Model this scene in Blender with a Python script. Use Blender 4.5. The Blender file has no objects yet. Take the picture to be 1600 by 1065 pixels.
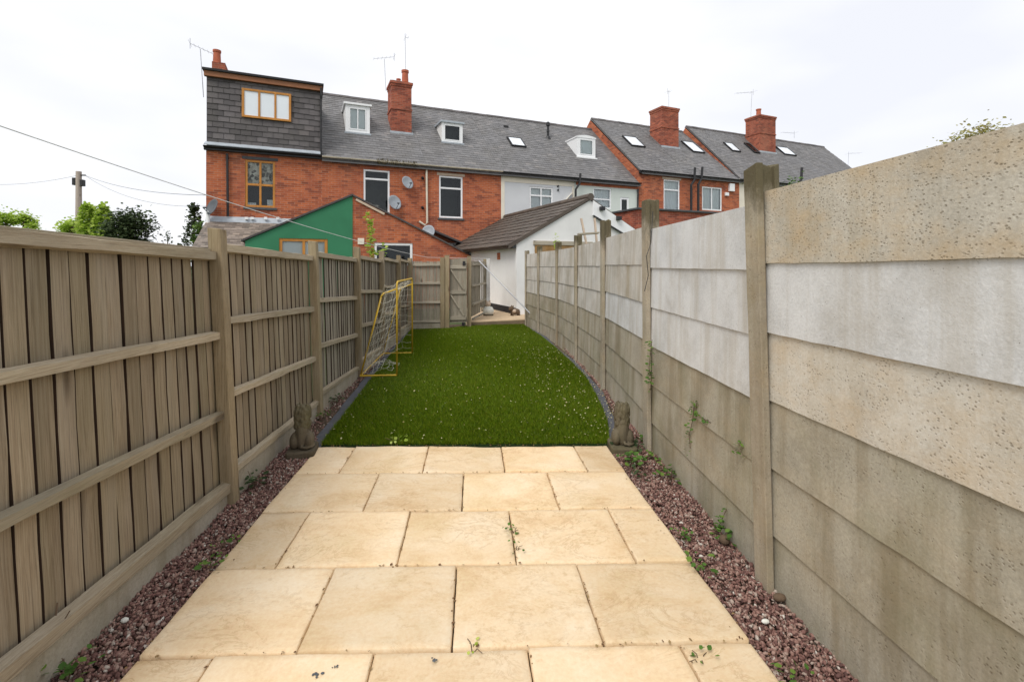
import bpy, math, random
import numpy as np
from mathutils import Vector, Matrix

random.seed(7); rng = np.random.default_rng(7)
scene = bpy.context.scene
col = scene.collection

# ------------------------------------------------------------------ camera
FPX, HOR, EYE = 745.0, 414.0, 1.5            # focal length in photo pixels, horizon row, eye height
PHI = math.atan(61 / FPX)
cam_d = bpy.data.cameras.new('camera'); cam = bpy.data.objects.new('camera', cam_d); col.objects.link(cam)
cam_d.sensor_width = 36; cam_d.sensor_fit = 'HORIZONTAL'; cam_d.lens = FPX / 1600 * 36
cam_d.shift_y = -(532.5 - HOR) / 1600
cam_d.clip_start = 0.05; cam_d.clip_end = 2000
cam.location = (0, 0, EYE); cam.rotation_euler = (math.radians(90), 0, -PHI)
scene.camera = cam

# ------------------------------------------------------------------ sky, sun, exposure (bright overcast)
SUN_EL, SUN_AZ = math.radians(52), math.radians(215)   # azimuth clockwise from +Y: behind the camera, to the left
w = bpy.data.worlds.new('World'); scene.world = w; w.use_nodes = True
nt = w.node_tree; nt.nodes.clear()
wo = nt.nodes.new('ShaderNodeOutputWorld'); bg = nt.nodes.new('ShaderNodeBackground')
sky = nt.nodes.new('ShaderNodeTexSky'); sky.sky_type = 'NISHITA'; sky.sun_disc = False
sky.sun_elevation = SUN_EL; sky.sun_rotation = SUN_AZ; sky.air_density = 1.0; sky.dust_density = 3.0
tc = nt.nodes.new('ShaderNodeTexCoord'); mp = nt.nodes.new('ShaderNodeMapping'); mp.inputs['Scale'].default_value = (1, 1, 2.6)
nz = nt.nodes.new('ShaderNodeTexNoise'); nz.inputs['Scale'].default_value = 2.2; nz.inputs['Detail'].default_value = 4; nz.inputs['Roughness'].default_value = .45
cr = nt.nodes.new('ShaderNodeValToRGB')
cr.color_ramp.elements[0].position = .32; cr.color_ramp.elements[0].color = (8.0, 8.15, 8.7, 1)
cr.color_ramp.elements[1].position = .62; cr.color_ramp.elements[1].color = (9.7, 9.7, 9.85, 1)
mx = nt.nodes.new('ShaderNodeMix'); mx.data_type = 'RGBA'; mx.inputs[0].default_value = .93     # cloud cover over the clear sky
nt.links.new(tc.outputs['Generated'], mp.inputs['Vector']); nt.links.new(mp.outputs[0], nz.inputs['Vector'])
nt.links.new(nz.outputs['Fac'], cr.inputs['Fac'])
nt.links.new(sky.outputs[0], mx.inputs[6]); nt.links.new(cr.outputs[0], mx.inputs[7])
nt.links.new(mx.outputs[2], bg.inputs['Color']); bg.inputs['Strength'].default_value = 0.079
nt.links.new(bg.outputs[0], wo.inputs['Surface'])
sd = bpy.data.lights.new('sun', 'SUN'); sd.energy = 1.5; sd.angle = math.radians(25); sd.color = (1, .96, .9)
sun = bpy.data.objects.new('sun', sd); col.objects.link(sun)
sdir = Vector((math.sin(SUN_AZ) * math.cos(SUN_EL), math.cos(SUN_AZ) * math.cos(SUN_EL), math.sin(SUN_EL)))
sun.rotation_euler = sdir.to_track_quat('Z', 'Y').to_euler(); sun.location = sdir * 50
vs = scene.view_settings; vs.view_transform = 'Standard'; vs.look = 'None'; vs.exposure = 0.6; vs.gamma = 1

# ------------------------------------------------------------------ measuring: photo pixel -> point of the place
Fw = (math.sin(PHI), math.cos(PHI)); Rt = (math.cos(PHI), -math.sin(PHI))
def P(px, py, d):
    a = (px - 800) / FPX * d
    return Vector((Fw[0]*d + Rt[0]*a, Fw[1]*d + Rt[1]*a, EYE + (HOR - py) / FPX * d))
def G(px, py, z=0.0): return P(px, py, FPX * (EYE - z) / (py - HOR))
TH = math.atan(1720 / FPX)                    # the terrace runs at an angle to the garden
U = (Rt[0]*math.sin(TH) + Fw[0]*math.cos(TH), Rt[1]*math.sin(TH) + Fw[1]*math.cos(TH))
V = (-U[1], U[0]); HROT = math.atan2(U[1], U[0])
O = P(322, 228, 16.0)
def hw(s, y, z=0): return Vector((O.x + U[0]*s + V[0]*y, O.y + U[1]*s + V[1]*y, z))
def loc(p):
    dx, dy = p[0]-O.x, p[1]-O.y
    return (dx*U[0]+dy*U[1], dx*V[0]+dy*V[1], p[2])
CL = loc((0, 0, EYE))
def hray(px, py):
    a = (px-800)/FPX; d = (Fw[0]+Rt[0]*a, Fw[1]+Rt[1]*a)
    return (d[0]*U[0]+d[1]*U[1], d[0]*V[0]+d[1]*V[1], (HOR-py)/FPX)
def hy(px, py, y=0.0):
    r = hray(px, py); t = (y-CL[1])/r[1]; return (CL[0]+r[0]*t, y, CL[2]+r[2]*t)
def hroof(px, py, z0, k):
    r = hray(px, py); t = (z0+k*CL[1]-CL[2])/(r[2]-k*r[1]); return (CL[0]+r[0]*t, CL[1]+r[1]*t, CL[2]+r[2]*t)

# ------------------------------------------------------------------ mesh collecting
class MB:
    def __init__(s): s.v = []; s.f = []
    def add(s, vs_, fs):
        n = len(s.v); s.v += [tuple(p) for p in vs_]; s.f += [tuple(i+n for i in f) for f in fs]; return s
    def box(s, x0, x1, y0, y1, z0, z1):
        return s.add([(x0,y0,z0),(x1,y0,z0),(x1,y1,z0),(x0,y1,z0),(x0,y0,z1),(x1,y0,z1),(x1,y1,z1),(x0,y1,z1)],
                     [(0,3,2,1),(4,5,6,7),(0,1,5,4),(1,2,6,5),(2,3,7,6),(3,0,4,7)])
    def hexa(s, p): return s.add(p, [(0,3,2,1),(4,5,6,7),(0,1,5,4),(1,2,6,5),(2,3,7,6),(3,0,4,7)])
    def quad(s, *p): return s.add(p, [tuple(range(len(p)))])
    def prism(s, pts, vec):
        n = len(pts); v = Vector(vec); q = [Vector(p) for p in pts]
        return s.add([p[:] for p in q] + [(p+v)[:] for p in q], [tuple(range(n-1, -1, -1)), tuple(range(n, 2*n))] + [(i, (i+1) % n, (i+1) % n + n, i+n) for i in range(n)])
    def bar(s, a, b, w_, h_, up=(0, 0, 1)):
        a, b = Vector(a), Vector(b); d = (b-a).normalized(); x = d.cross(Vector(up))
        if x.length < 1e-4: x = d.cross(Vector((1, 0, 0)))
        x.normalize(); y = x.cross(d); x *= w_/2; y *= h_/2
        return s.hexa([a-x-y, a+x-y, b+x-y, b-x-y, a-x+y, a+x+y, b+x+y, b-x+y])
    def tube(s, pts, r, n=8, cap=True):
        pts = [Vector(p) for p in pts]; m = len(pts); rr = r if isinstance(r, (list, tuple)) else [r]*m
        vv = []; ff = []; ref = None
        for i, p in enumerate(pts):
            d = (pts[min(i+1, m-1)] - pts[max(i-1, 0)]).normalized()
            if ref is None: ref = Vector((0, 0, 1)) if abs(d.z) < .9 else Vector((1, 0, 0))
            x = d.cross(ref); 
            if x.length < 1e-5: x = d.cross(Vector((0, 1, 0)))
            x.normalize(); y = x.cross(d); ref = y
            for k in range(n):
                a = 2*math.pi*k/n; vv.append((p + x*math.cos(a)*rr[i] + y*math.sin(a)*rr[i])[:])
        for i in range(m-1):
            for k in range(n): ff.append((i*n+k, i*n+(k+1) % n, (i+1)*n+(k+1) % n, (i+1)*n+k))
        if cap: ff.append(tuple(range(n-1, -1, -1))); ff.append(tuple(range((m-1)*n, m*n)))
        return s.add(vv, ff)
    def lathe(s, prof, c=(0, 0, 0), n=16, sx=1, sy=1):
        vv = []; ff = []
        for (r, z) in prof:
            for k in range(n):
                a = 2*math.pi*k/n; vv.append((c[0]+r*math.cos(a)*sx, c[1]+r*math.sin(a)*sy, c[2]+z))
        for i in range(len(prof)-1):
            for k in range(n): ff.append((i*n+k, i*n+(k+1) % n, (i+1)*n+(k+1) % n, (i+1)*n+k))
        ff.append(tuple(range(n-1, -1, -1))); ff.append(tuple(range((len(prof)-1)*n, len(prof)*n)))
        return s.add(vv, ff)
    def ball(s, c, r, n=12, m=8, R=None):
        vv = [];
        for i in range(m+1):
            t = math.pi*i/m
            for k in range(n):
                a = 2*math.pi*k/n
                q = Vector((r[0]*math.sin(t)*math.cos(a), r[1]*math.sin(t)*math.sin(a), r[2]*math.cos(t)))
                if R: q = R @ q
                vv.append((q+Vector(c))[:])
        ff = [(i*n+k, (i+1)*n+k, (i+1)*n+(k+1) % n, i*n+(k+1) % n) for i in range(m) for k in range(n)]
        return s.add(vv, ff)
    def build(s, name, mat, parent=None, off=(0, 0, 0), smooth=False, bevel=0, label=None):
        me = bpy.data.meshes.new(name)
        me.from_pydata([(p[0]-off[0], p[1]-off[1], p[2]-off[2]) for p in s.v], [], s.f); me.materials.append(mat)
        if smooth: me.polygons.foreach_set('use_smooth', [True]*len(me.polygons))
        o = bpy.data.objects.new(name, me); col.objects.link(o)
        if parent: o.parent = parent
        if bevel:
            b = o.modifiers.new('bevel', 'BEVEL'); b.width = bevel; b.segments = 2; b.limit_method = 'ANGLE'
        if label: o['label'] = label
        return o
def tag(o, label=None, cat=None, group=None, kind=None):
    if label: o['label'] = label
    if cat: o['category'] = cat
    if group: o['group'] = group
    if kind: o['kind'] = kind
    return o
def thing(name, label, cat, at=(0, 0, 0), rz=0, group=None):
    o = bpy.data.objects.new(name, None); col.objects.link(o); o.location = at; o.rotation_euler = (0, 0, rz); o.empty_display_size = .2
    return tag(o, label, cat, group)
def fast_mesh(name, verts, faces_n, idx, mat, parent=None):
    me = bpy.data.meshes.new(name); nv = len(verts); nf = len(idx)//faces_n
    me.vertices.add(nv); me.vertices.foreach_set('co', np.asarray(verts, dtype=np.float32).ravel())
    me.loops.add(nf*faces_n); me.loops.foreach_set('vertex_index', np.asarray(idx, dtype=np.int32))
    me.polygons.add(nf); me.polygons.foreach_set('loop_start', np.arange(nf, dtype=np.int32)*faces_n)
    me.update(calc_edges=True); me.validate(); me.materials.append(mat)
    o = bpy.data.objects.new(name, me); col.objects.link(o)
    if parent: o.parent = parent
    return o

# ------------------------------------------------------------------ materials
class NT:
    def __init__(s, name):
        s.m = bpy.data.materials.new(name); s.m.use_nodes = True; s.t = s.m.node_tree
        s.b = s.t.nodes['Principled BSDF']; s.out = s.t.nodes['Material Output']
        s.tc = s.t.nodes.new('ShaderNodeTexCoord'); s.co = s.tc.outputs['Object']
    def n(s, k, **kw):
        o = s.t.nodes.new('ShaderNode'+k)
        for a, v in kw.items(): setattr(o, a, v)
        return o
    def l(s, a, b): s.t.links.new(a, b)
    def shift(s, amt=37.0):                    # each object gets its own stretch of the pattern
        oi = s.n('ObjectInfo'); mu = s.n('VectorMath', operation='SCALE'); mu.inputs[0].default_value = (1, 1.7, 2.3)
        k = s.n('Math', operation='MULTIPLY'); k.inputs[1].default_value = amt; s.l(oi.outputs['Random'], k.inputs[0]); s.l(k.outputs[0], mu.inputs['Scale'])
        ad = s.n('VectorMath', operation='ADD'); s.l(s.co, ad.inputs[0]); s.l(mu.outputs[0], ad.inputs[1]); s.co = ad.outputs[0]; s.rand = oi.outputs['Random']
        return s
    def noise(s, scale, detail=4, rough=.55, vec=(1, 1, 1), dist=0):
        m = s.n('Mapping'); m.inputs['Scale'].default_value = vec; s.l(s.co, m.inputs['Vector'])
        o = s.n('TexNoise'); o.inputs['Scale'].default_value = scale; o.inputs['Detail'].default_value = detail; o.inputs['Roughness'].default_value = rough
        o.inputs['Distortion'].default_value = dist; s.l(m.outputs[0], o.inputs['Vector']); return o.outputs['Fac']
    def voro(s, scale, vec=(1, 1, 1), feature='F1'):
        m = s.n('Mapping'); m.inputs['Scale'].default_value = vec; s.l(s.co, m.inputs['Vector'])
        o = s.n('TexVoronoi', feature=feature); o.inputs['Scale'].default_value = scale; s.l(m.outputs[0], o.inputs['Vector']); return o
    def ramp(s, fac, stops):
        o = s.n('ValToRGB'); e = o.color_ramp.elements
        for i, (p, c) in enumerate(stops):
            x = e[i] if i < 2 else e.new(p)
            x.position = p; x.color = (*c, 1) if len(c) == 3 else c
        s.l(fac, o.inputs['Fac']); return o.outputs['Color']
    def mixc(s, fac, a, b, mode='MIX'):
        o = s.n('Mix', data_type='RGBA', blend_type=mode)
        for sock, v in ((o.inputs[0], fac), (o.inputs[6], a), (o.inputs[7], b)):
            if isinstance(v, (int, float)): sock.default_value = v
            elif isinstance(v, tuple): sock.default_value = (*v, 1)
            else: s.l(v, sock)
        return o.outputs[2]
    def step(s, fac, a, b):
        o = s.n('MapRange', clamp=True); o.inputs[1].default_value = a; o.inputs[2].default_value = b; s.l(fac, o.inputs[0]); return o.outputs[0]
    def mul(s, a, b, op='MULTIPLY'):
        o = s.n('Math', operation=op)
        for i, v in enumerate((a, b)):
            if isinstance(v, (int, float)): o.inputs[i].default_value = v
            else: s.l(v, o.inputs[i])
        return o.outputs[0]
    def bump(s, hgt, strength=.3, dist=.01):
        o = s.n('Bump'); o.inputs['Strength'].default_value = strength; o.inputs['Distance'].default_value = dist; s.l(hgt, o.inputs['Height']); s.l(o.outputs[0], s.b.inputs['Normal'])
    def done(s, colr, rough=.8, spec=.3, metal=0):
        if isinstance(colr, tuple): s.b.inputs['Base Color'].default_value = (*colr, 1)
        else: s.l(colr, s.b.inputs['Base Color'])
        if isinstance(rough, (int, float)): s.b.inputs['Roughness'].default_value = rough
        else: s.l(rough, s.b.inputs['Roughness'])
        s.b.inputs['Specular IOR Level'].default_value = spec; s.b.inputs['Metallic'].default_value = metal
        return s.m
def simple(name, c, rough=.6, var=.12, scale=6, spec=.4, metal=0, bmp=0, vec=(1, 1, 1)):
    q = NT(name).shift(); f = q.noise(scale, 5, .6, vec)
    lo = tuple(x*(1-var) for x in c); hi = tuple(min(1, x*(1+var)) for x in c)
    if bmp: q.bump(q.noise(scale*6, 3, .6, vec), bmp, .004)
    return q.done(q.ramp(f, [(.3, lo), (.7, hi)]), rough, spec, metal)
def brick_mat(name, c1, c2, c3, mortar, dark=(.10, .05, .042)):
    q = NT(name); sp = q.n('SeparateXYZ'); q.l(q.co, sp.inputs[0]); ad = q.mul(sp.outputs[0], sp.outputs[1], 'ADD')
    cb = q.n('CombineXYZ'); q.l(ad, cb.inputs[0]); q.l(sp.outputs[2], cb.inputs[1])
    b = q.n('TexBrick'); q.l(cb.outputs[0], b.inputs['Vector']); b.inputs['Scale'].default_value = 1; b.inputs['Brick Width'].default_value = .225
    b.inputs['Row Height'].default_value = .075; b.inputs['Mortar Size'].default_value = .006; b.inputs['Mortar Smooth'].default_value = .3; b.inputs['Bias'].default_value = -.1
    b.inputs['Color1'].default_value = (*c1, 1); b.inputs['Color2'].default_value = (*c2, 1); b.inputs['Mortar'].default_value = (*mortar, 1)
    n1 = q.noise(1.3, 6, .65); cc = q.mixc(q.step(n1, .42, .66), b.outputs['Color'], q.mixc(.6, b.outputs['Color'], c3))
    b2 = q.n('TexBrick'); q.l(cb.outputs[0], b2.inputs['Vector']); b2.inputs['Scale'].default_value = 1; b2.inputs['Brick Width'].default_value = .225; b2.inputs['Row Height'].default_value = .075; b2.inputs['Mortar Size'].default_value = .0; b2.inputs['Bias'].default_value = 0; b2.inputs['Color1'].default_value = (0, 0, 0, 1); b2.inputs['Color2'].default_value = (1, 1, 1, 1)
    n2 = q.noise(1.6, 4, .6, (.6, .6, 1)); dk = q.step(q.mul(b2.outputs['Color'], q.mul(n2, .9), 'ADD'), 1.12, 1.4); cc = q.mixc(q.mul(dk, .38), cc, dark)
    n4 = q.noise(7, 3, .6, (.5, .5, 1.6)); cc = q.mixc(.3, cc, q.ramp(n4, [(.3, (.25, .25, .25)), (.7, (.75, .75, .75))]), 'OVERLAY')
    n3 = q.noise(.7, 4, .6, (1, 1, .6)); cc = q.mixc(q.mul(q.step(n3, .5, .75), .3), cc, (.36, .2, .13))
    q.bump(b.outputs['Fac'], -.5, .01)
    return q.done(cc, .9, .15)
def slate_mat(name, base, spread, moss=.0):
    q = NT(name); g = q.n('NewGeometry')
    oi = q.n('ObjectInfo'); fr = q.n('Math', operation='FRACT'); q.l(q.mul(g.outputs['Random Per Island'], q.mul(oi.outputs['Random'], 7.31), 'ADD'), fr.inputs[0])
    c = q.ramp(fr.outputs[0], [(0, tuple(x*(1-spread) for x in base)), (.55, base), (.9, tuple(x*(1+spread) for x in base)), (1, (base[0]*1.35, base[1]*1.3, base[2]*1.25))])
    n = q.noise(1.1, 5, .65, (1, 1, .6)); c = q.mixc(q.mul(q.step(n, .4, .75), .45), c, (.17, .155, .13))
    n2 = q.noise(14, 4, .6); c = q.mixc(.35, c, q.ramp(n2, [(.3, (.06, .06, .065)), (.7, (.3, .3, .3))]), 'OVERLAY')
    q.bump(n2, .25, .004)
    return q.done(c, .6, .4)
def wood_mat(name, a, b, c, along='z', green=.0):
    q = NT(name).shift(); v = {'z': (46, 46, 1.2), 'x': (1.2, 46, 46), 'y': (46, 1.2, 46)}[along]; v2 = {'z': (1, 1, .25), 'x': (.25, 1, 1), 'y': (1, .25, 1)}[along]
    g = q.noise(3.2, 8, .72, v, .6); big = q.noise(4, 4, .6, v2)
    cc = q.ramp(g, [(.28, a), (.5, b), (.72, c)])
    cc = q.mixc(q.mul(q.step(big, .42, .7), .55), cc, tuple(x*.55 for x in b))
    if green: cc = q.mixc(q.mul(q.step(q.noise(2.3, 5, .65, v2), .45, .7), green), cc, (.12, .13, .05))
    hs = q.n('HueSaturation'); q.l(cc, hs.inputs['Color']); mr = q.n('MapRange'); mr.inputs[3].default_value = .88; mr.inputs[4].default_value = 1.16; q.l(q.rand, mr.inputs[0]); q.l(mr.outputs[0], hs.inputs['Value'])
    fs = q.noise(3.5, 6, .7, tuple(x*2.6 for x in v)); cc2 = q.mixc(q.mul(q.step(fs, .56, .66), .5), hs.outputs['Color'], tuple(x*.45 for x in a)); sv = q.noise(2.6, 5, .65, v2); cc2 = q.mixc(q.mul(q.step(sv, .5, .72), .4), cc2, (.36, .33, .28))
    kn = q.voro(5.5, {'z': (1, 1, .3), 'x': (.3, 1, 1), 'y': (1, .3, 1)}[along]); k = q.step(kn.outputs['Distance'], .17, .08)
    cc = q.mixc(q.mul(k, .7), cc2, (.06, .04, .025))
    q.bump(g, .55, .006)
    return q.done(cc, .85, .2)
def concrete_mat(name, base, stain, pits=0.0, stainamt=.5, yellow=0.0, algae=0.0, moss=0):
    q = NT(name).shift(11)
    n = q.noise(3.0, 7, .68); c = q.ramp(n, [(.25, tuple(x*.78 for x in base)), (.5, base), (.75, tuple(min(.85, x*1.12) for x in base))])
    fine = q.noise(90, 3, .7); c = q.mixc(.35, c, q.ramp(fine, [(.3, (.3, .3, .3)), (.7, (.7, .7, .7))]), 'OVERLAY')
    st = q.noise(5.5, 5, .65, (1, 1, .07)); c = q.mixc(q.mul(q.step(st, .48, .66), stainamt), c, stain)                  # run-off streaks
    bl = q.noise(1.7, 6, .7); c = q.mixc(q.mul(q.step(bl, .48, .68), stainamt*.8), c, tuple(x*.8 for x in stain))
    if yellow: c = q.mixc(q.mul(q.step(q.noise(2.2, 6, .7, (1, 1, 1.4)), .47, .66), yellow), c, (.55, .36, .15))
    if algae: c = q.mixc(q.mul(q.step(q.noise(1.9, 5, .7, (1, 1, .6)), .45, .7), algae), c, (.16, .16, .07))
    if moss:                                   # moss grown down from the top of the post
        sp = q.n('SeparateXYZ'); q.l(q.tc.outputs['Object'], sp.inputs[0]); mz = q.mul(sp.outputs[2], q.mul(q.noise(9, 5, .7, (1, 1, .5)), .55), 'ADD'); c = q.mixc(q.mul(q.step(mz, moss+.18, moss+.36), .85), c, (.085, .07, .035))
    hgt = fine
    if pits:
        vo = q.voro(88, (1, .8, 1)); sel = q.noise(17, 4, .65); pm = q.mul(q.step(vo.outputs['Distance'], .34, .16), q.step(sel, .54-.1*pits, .64-.06*pits)); c = q.mixc(q.mul(pm, .55), c, (.15, .12, .08)); hgt = q.mul(fine, q.mul(pm, 3.0), 'SUBTRACT')
    sk = q.voro(75); kk = q.mul(q.step(sk.outputs['Distance'], .16, .08), q.step(q.noise(21, 2), .56, .62)); c = q.mixc(q.mul(kk, .8), c, (.1, .08, .06))
    q.bump(hgt, .32, .006)
    return q.done(c, .92, .15)
def paving_mat():
    q = NT('buff_riven_paving').shift(19)
    n = q.noise(2.2, 7, .66, (1, 1.3, 1), .4); c = q.ramp(n, [(.28, (.64, .445, .245)), (.47, (.745, .57, .36)), (.68, (.805, .665, .475))])
    veins = q.noise(3.2, 10, .72, (1.0, 1.6, 1), 1.6); vr = q.ramp(veins, [(.475, (0, 0, 0)), (.5, (1, 1, 1)), (.525, (0, 0, 0))]); c = q.mixc(q.mul(q.mul(vr, .45), q.step(q.noise(1.6, 3), .42, .6)), c, (.40, .24, .10))
    gl = q.noise(1.25, 5, .6); c = q.mixc(q.mul(q.step(gl, .52, .74), .4), c, (.52, .40, .18))
    fl = q.noise(60, 3, .7); c = q.mixc(.25, c, q.ramp(fl, [(.3, (.3, .3, .3)), (.7, (.7, .7, .7))]), 'OVERLAY')
    dt = q.noise(26, 5, .7, (1, 1.2, 1)); dm_ = q.noise(1.9, 4, .6, (1, 1.1, 1), .5); c = q.mixc(q.mul(q.mul(q.step(dt, .54, .66), q.step(dm_, .48, .66)), .35), c, (.42, .25, .095))
    hs = q.n('HueSaturation'); q.l(c, hs.inputs['Color']); mr = q.n('MapRange'); mr.inputs[3].default_value = .84; mr.inputs[4].default_value = 1.06; q.l(q.rand, mr.inputs[0]); q.l(mr.outputs[0], hs.inputs['Value'])
    q.bump(q.mul(veins, q.mul(fl, .4), 'ADD'), .16, .012)
    return q.done(hs.outputs[0], .75, .25)
def island_mat(name, stops, rough=.8, sub=0, spec=.2):
    q = NT(name); g = q.n('NewGeometry'); c = q.ramp(g.outputs['Random Per Island'], stops)
    n = q.noise(120, 2); c = q.mixc(.3, c, q.ramp(n, [(.3, (.3, .3, .3)), (.7, (.7, .7, .7))]), 'OVERLAY')
    m = q.done(c, rough, spec)
    if sub:
        tr = q.n('BsdfTranslucent'); q.l(c, tr.inputs['Color']); ms = q.n('MixShader'); ms.inputs[0].default_value = sub
        q.l(q.b.outputs[0], ms.inputs[1]); q.l(tr.outputs[0], ms.inputs[2]); q.l(ms.outputs[0], q.out.inputs['Surface'])
    return m
def glass_mat(name='window_glass', tint=(.93, .97, .95), refl=.5):
    q = NT(name); tr = q.n('BsdfTransparent'); tr.inputs['Color'].default_value = (*tint, 1); gl = q.n('BsdfGlossy'); gl.inputs['Roughness'].default_value = .03; gl.inputs['Color'].default_value = (.85, .9, .95, 1)
    fr = q.n('Fresnel'); fr.inputs['IOR'].default_value = 1.5; ms = q.n('MixShader'); q.l(fr.outputs[0], ms.inputs[0]); q.l(tr.outputs[0], ms.inputs[1]); q.l(gl.outputs[0], ms.inputs[2]); q.l(ms.outputs[0], q.out.inputs['Surface'])
    return q.m

M = {}
M['brick'] = brick_mat('orange_brick', (.50, .145, .06), (.32, .08, .038), (.26, .075, .05), (.40, .26, .185))
M['brick_dark'] = brick_mat('red_brick', (.42, .115, .065), (.26, .06, .036), (.18, .055, .04), (.34, .23, .17))
M['slate'] = slate_mat('roof_slate', (.195, .192, .196), .17)
M['slate_hung'] = slate_mat('hung_slate', (.118, .106, .108), .38)
M['tile'] = slate_mat('brown_concrete_tile', (.115, .09, .072), .25)
M['old_tile'] = slate_mat('weathered_tile', (.30, .25, .21), .35)
M['render_white'] = simple('white_render', (.74, .74, .73), .85, .07, 1.4, .2, bmp=.2)
M['render_grey'] = simple('pale_grey_render', (.58, .60, .62), .85, .06, .9, .2, bmp=.2)
M['render_green'] = simple('pale_green_render', (.60, .65, .60), .85, .05, .9, .2, bmp=.2)
M['cream'] = simple('cream_paint', (.74, .69, .58), .7, .06, 2)
M['green_paint'] = simple('green_masonry_paint', (.038, .19, .095), .75, .1, 1.4, .3, bmp=.3)
M['upvc'] = simple('white_upvc', (.82, .83, .84), .35, .02, 4)
M['amber'] = simple('amber_timber', (.47, .2, .035), .45, .18, 8, vec=(1, 1, .3))
M['fascia'] = simple('brown_fascia', (.30, .12, .05), .5, .12, 6)
M['lead'] = simple('grey_lead', (.38, .42, .46), .5, .15, 5, .5)
M['black'] = simple('black_plastic', (.018, .018, .02), .45, .2, 8)
M['grey_plastic'] = simple('grey_dish_metal', (.30, .33, .36), .5, .1, 7)
M['dark_grey'] = simple('dark_grey_dish', (.08, .09, .1), .5, .1, 7)
M['pipe_cream'] = simple('aged_white_pipe', (.66, .60, .48), .5, .15, 5)
M['stone_sill'] = simple('dark_sill', (.07, .075, .08), .7, .2, 9)
M['lintel'] = simple('pale_lintel', (.55, .44, .34), .8, .12, 9)
M['metal'] = simple('galvanised_metal', (.42, .43, .45), .4, .1, 9, .5, .6)
M['glass'] = glass_mat()
M['lit_blind'] = simple('white_blind_behind_glass', (.74, .79, .84), .12, .04, 1.2, .6)  # blind white and sky reflection painted as one opaque pane colour
M['room'] = simple('dark_interior', (.025, .03, .028), .9, .3, 3)
M['blind'] = simple('white_blind', (.80, .82, .85), .7, .03, 3)
M['curtain'] = NT('patterned_curtain')
q = M['curtain']; vv = q.voro(9); M['curtain'] = q.done(q.ramp(q.mixc(.5, vv.outputs['Color'], q.noise(14, 5)), [(.35, (.08, .07, .06)), (.5, (.5, .46, .4)), (.7, (.75, .72, .68))]), .9, .1)
M['pot'] = simple('terracotta', (.42, .115, .06), .8, .15, 6)
M['mortar'] = simple('grey_mortar', (.42, .40, .37), .9, .15, 9)
M['wood'] = wood_mat('weathered_fence_board', (.145, .105, .068), (.31, .245, .165), (.42, .36, .265), 'z', .28)
M['wood_grey'] = wood_mat('silvered_fence_board', (.145, .12, .09), (.315, .28, .22), (.45, .41, .34), 'z', .2)
M['raw_wood'] = simple('sheltered_damp_wood', (.045, .024, .014), .9, .3, 9)  # unweathered board edges, darkened to paint the shade in the fence gaps
M['rail'] = wood_mat('weathered_rail', (.22, .17, .11), (.42, .35, .25), (.52, .46, .35), 'y', .25)
M['rail_x'] = wood_mat('weathered_cross_rail', (.22, .18, .13), (.40, .355, .28), (.5, .46, .38), 'x', .15)
M['post'] = wood_mat('timber_post', (.17, .125, .07), (.32, .25, .155), (.42, .35, .24), 'z', .3)
M['brown_door'] = wood_mat('brown_timber', (.2, .11, .04), (.36, .21, .08), (.45, .28, .12), 'z', 0)
M['conc_white'] = concrete_mat('pale_concrete_panel', (.615, .62, .615), (.40, .35, .265), 0, .5)
M['conc_pit'] = concrete_mat('pitted_concrete_panel', (.52, .485, .41), (.34, .28, .18), 1.6, .5, .38)
M['conc_buff'] = concrete_mat('buff_concrete_panel', (.58, .545, .475), (.40, .33, .22), .9, .35, .33)
M['conc_dirty'] = concrete_mat('stained_concrete_panel', (.385, .355, .285), (.20, .16, .095), .25, .6, .12, .42)
M['conc_dirty2'] = concrete_mat('brown_stained_panel', (.42, .38, .305), (.22, .175, .105), .1, .6, .1, .35)
M['conc_grey'] = concrete_mat('streaked_grey_panel', (.57, .545, .50), (.33, .27, .18), 0, .6, .08, .2)
M['conc_post'] = concrete_mat('concrete_post', (.40, .355, .28), (.22, .17, .105), .35, .5, .15, .35, moss=1.80)
M['conc_board'] = concrete_mat('concrete_gravel_board', (.42, .38, .31), (.27, .22, .15), 0, .5, 0, .35)
M['moss_conc'] = concrete_mat('mossy_concrete', (.13, .105, .06), (.05, .05, .02), .3, .6, 0, .8)
M['paving'] = paving_mat()
M['bedding'] = simple('dark_joint_soil', (.07, .048, .028), .95, .4, 30)
M['edging'] = simple('slate_grey_edging', (.095, .098, .11), .85, .18, 12, .2, bmp=.4)
M['soil'] = simple('soil', (.10, .07, .045), .95, .3, 8)
M['ground'] = simple('rough_grass_ground', (.06, .085, .03), .95, .4, .6)
M['turf'] = simple('turf_backing', (.014, .034, .006), .95, .3, 20)
M['stone'] = concrete_mat('weathered_lion_stone', (.135, .112, .078), (.055, .043, .027), .3, .7, 0, .35)
M['gravel'] = island_mat('plum_gravel', [(0, (.09, .048, .042)), (.3, (.185, .095, .08)), (.55, (.265, .15, .122)), (.8, (.33, .215, .175)), (.96, (.38, .31, .26)), (1, (.58, .54, .48))], .75)
M['blade'] = island_mat('turf_blades', [(0, (.055, .098, .003)), (.4, (.12, .205, .005)), (.75, (.17, .27, .008)), (1, (.27, .28, .03))], .5, .3, .3)
M['petal'] = island_mat('fallen_petals', [(0, (.5, .48, .28)), (.5, (.6, .56, .33)), (1, (.42, .31, .12))], .8, .2)
M['litter'] = island_mat('dry_litter', [(0, (.12, .06, .03)), (.6, (.22, .13, .06)), (1, (.3, .22, .1))], .9)
M['leaf'] = island_mat('weed_leaf', [(0, (.05, .11, .02)), (.5, (.09, .19, .035)), (1, (.17, .27, .05))], .6, .3)
M['leaf_dark'] = island_mat('dark_leaf', [(0, (.03, .05, .02)), (.5, (.055, .085, .035)), (1, (.10, .14, .06))], .6, .25)
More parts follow.
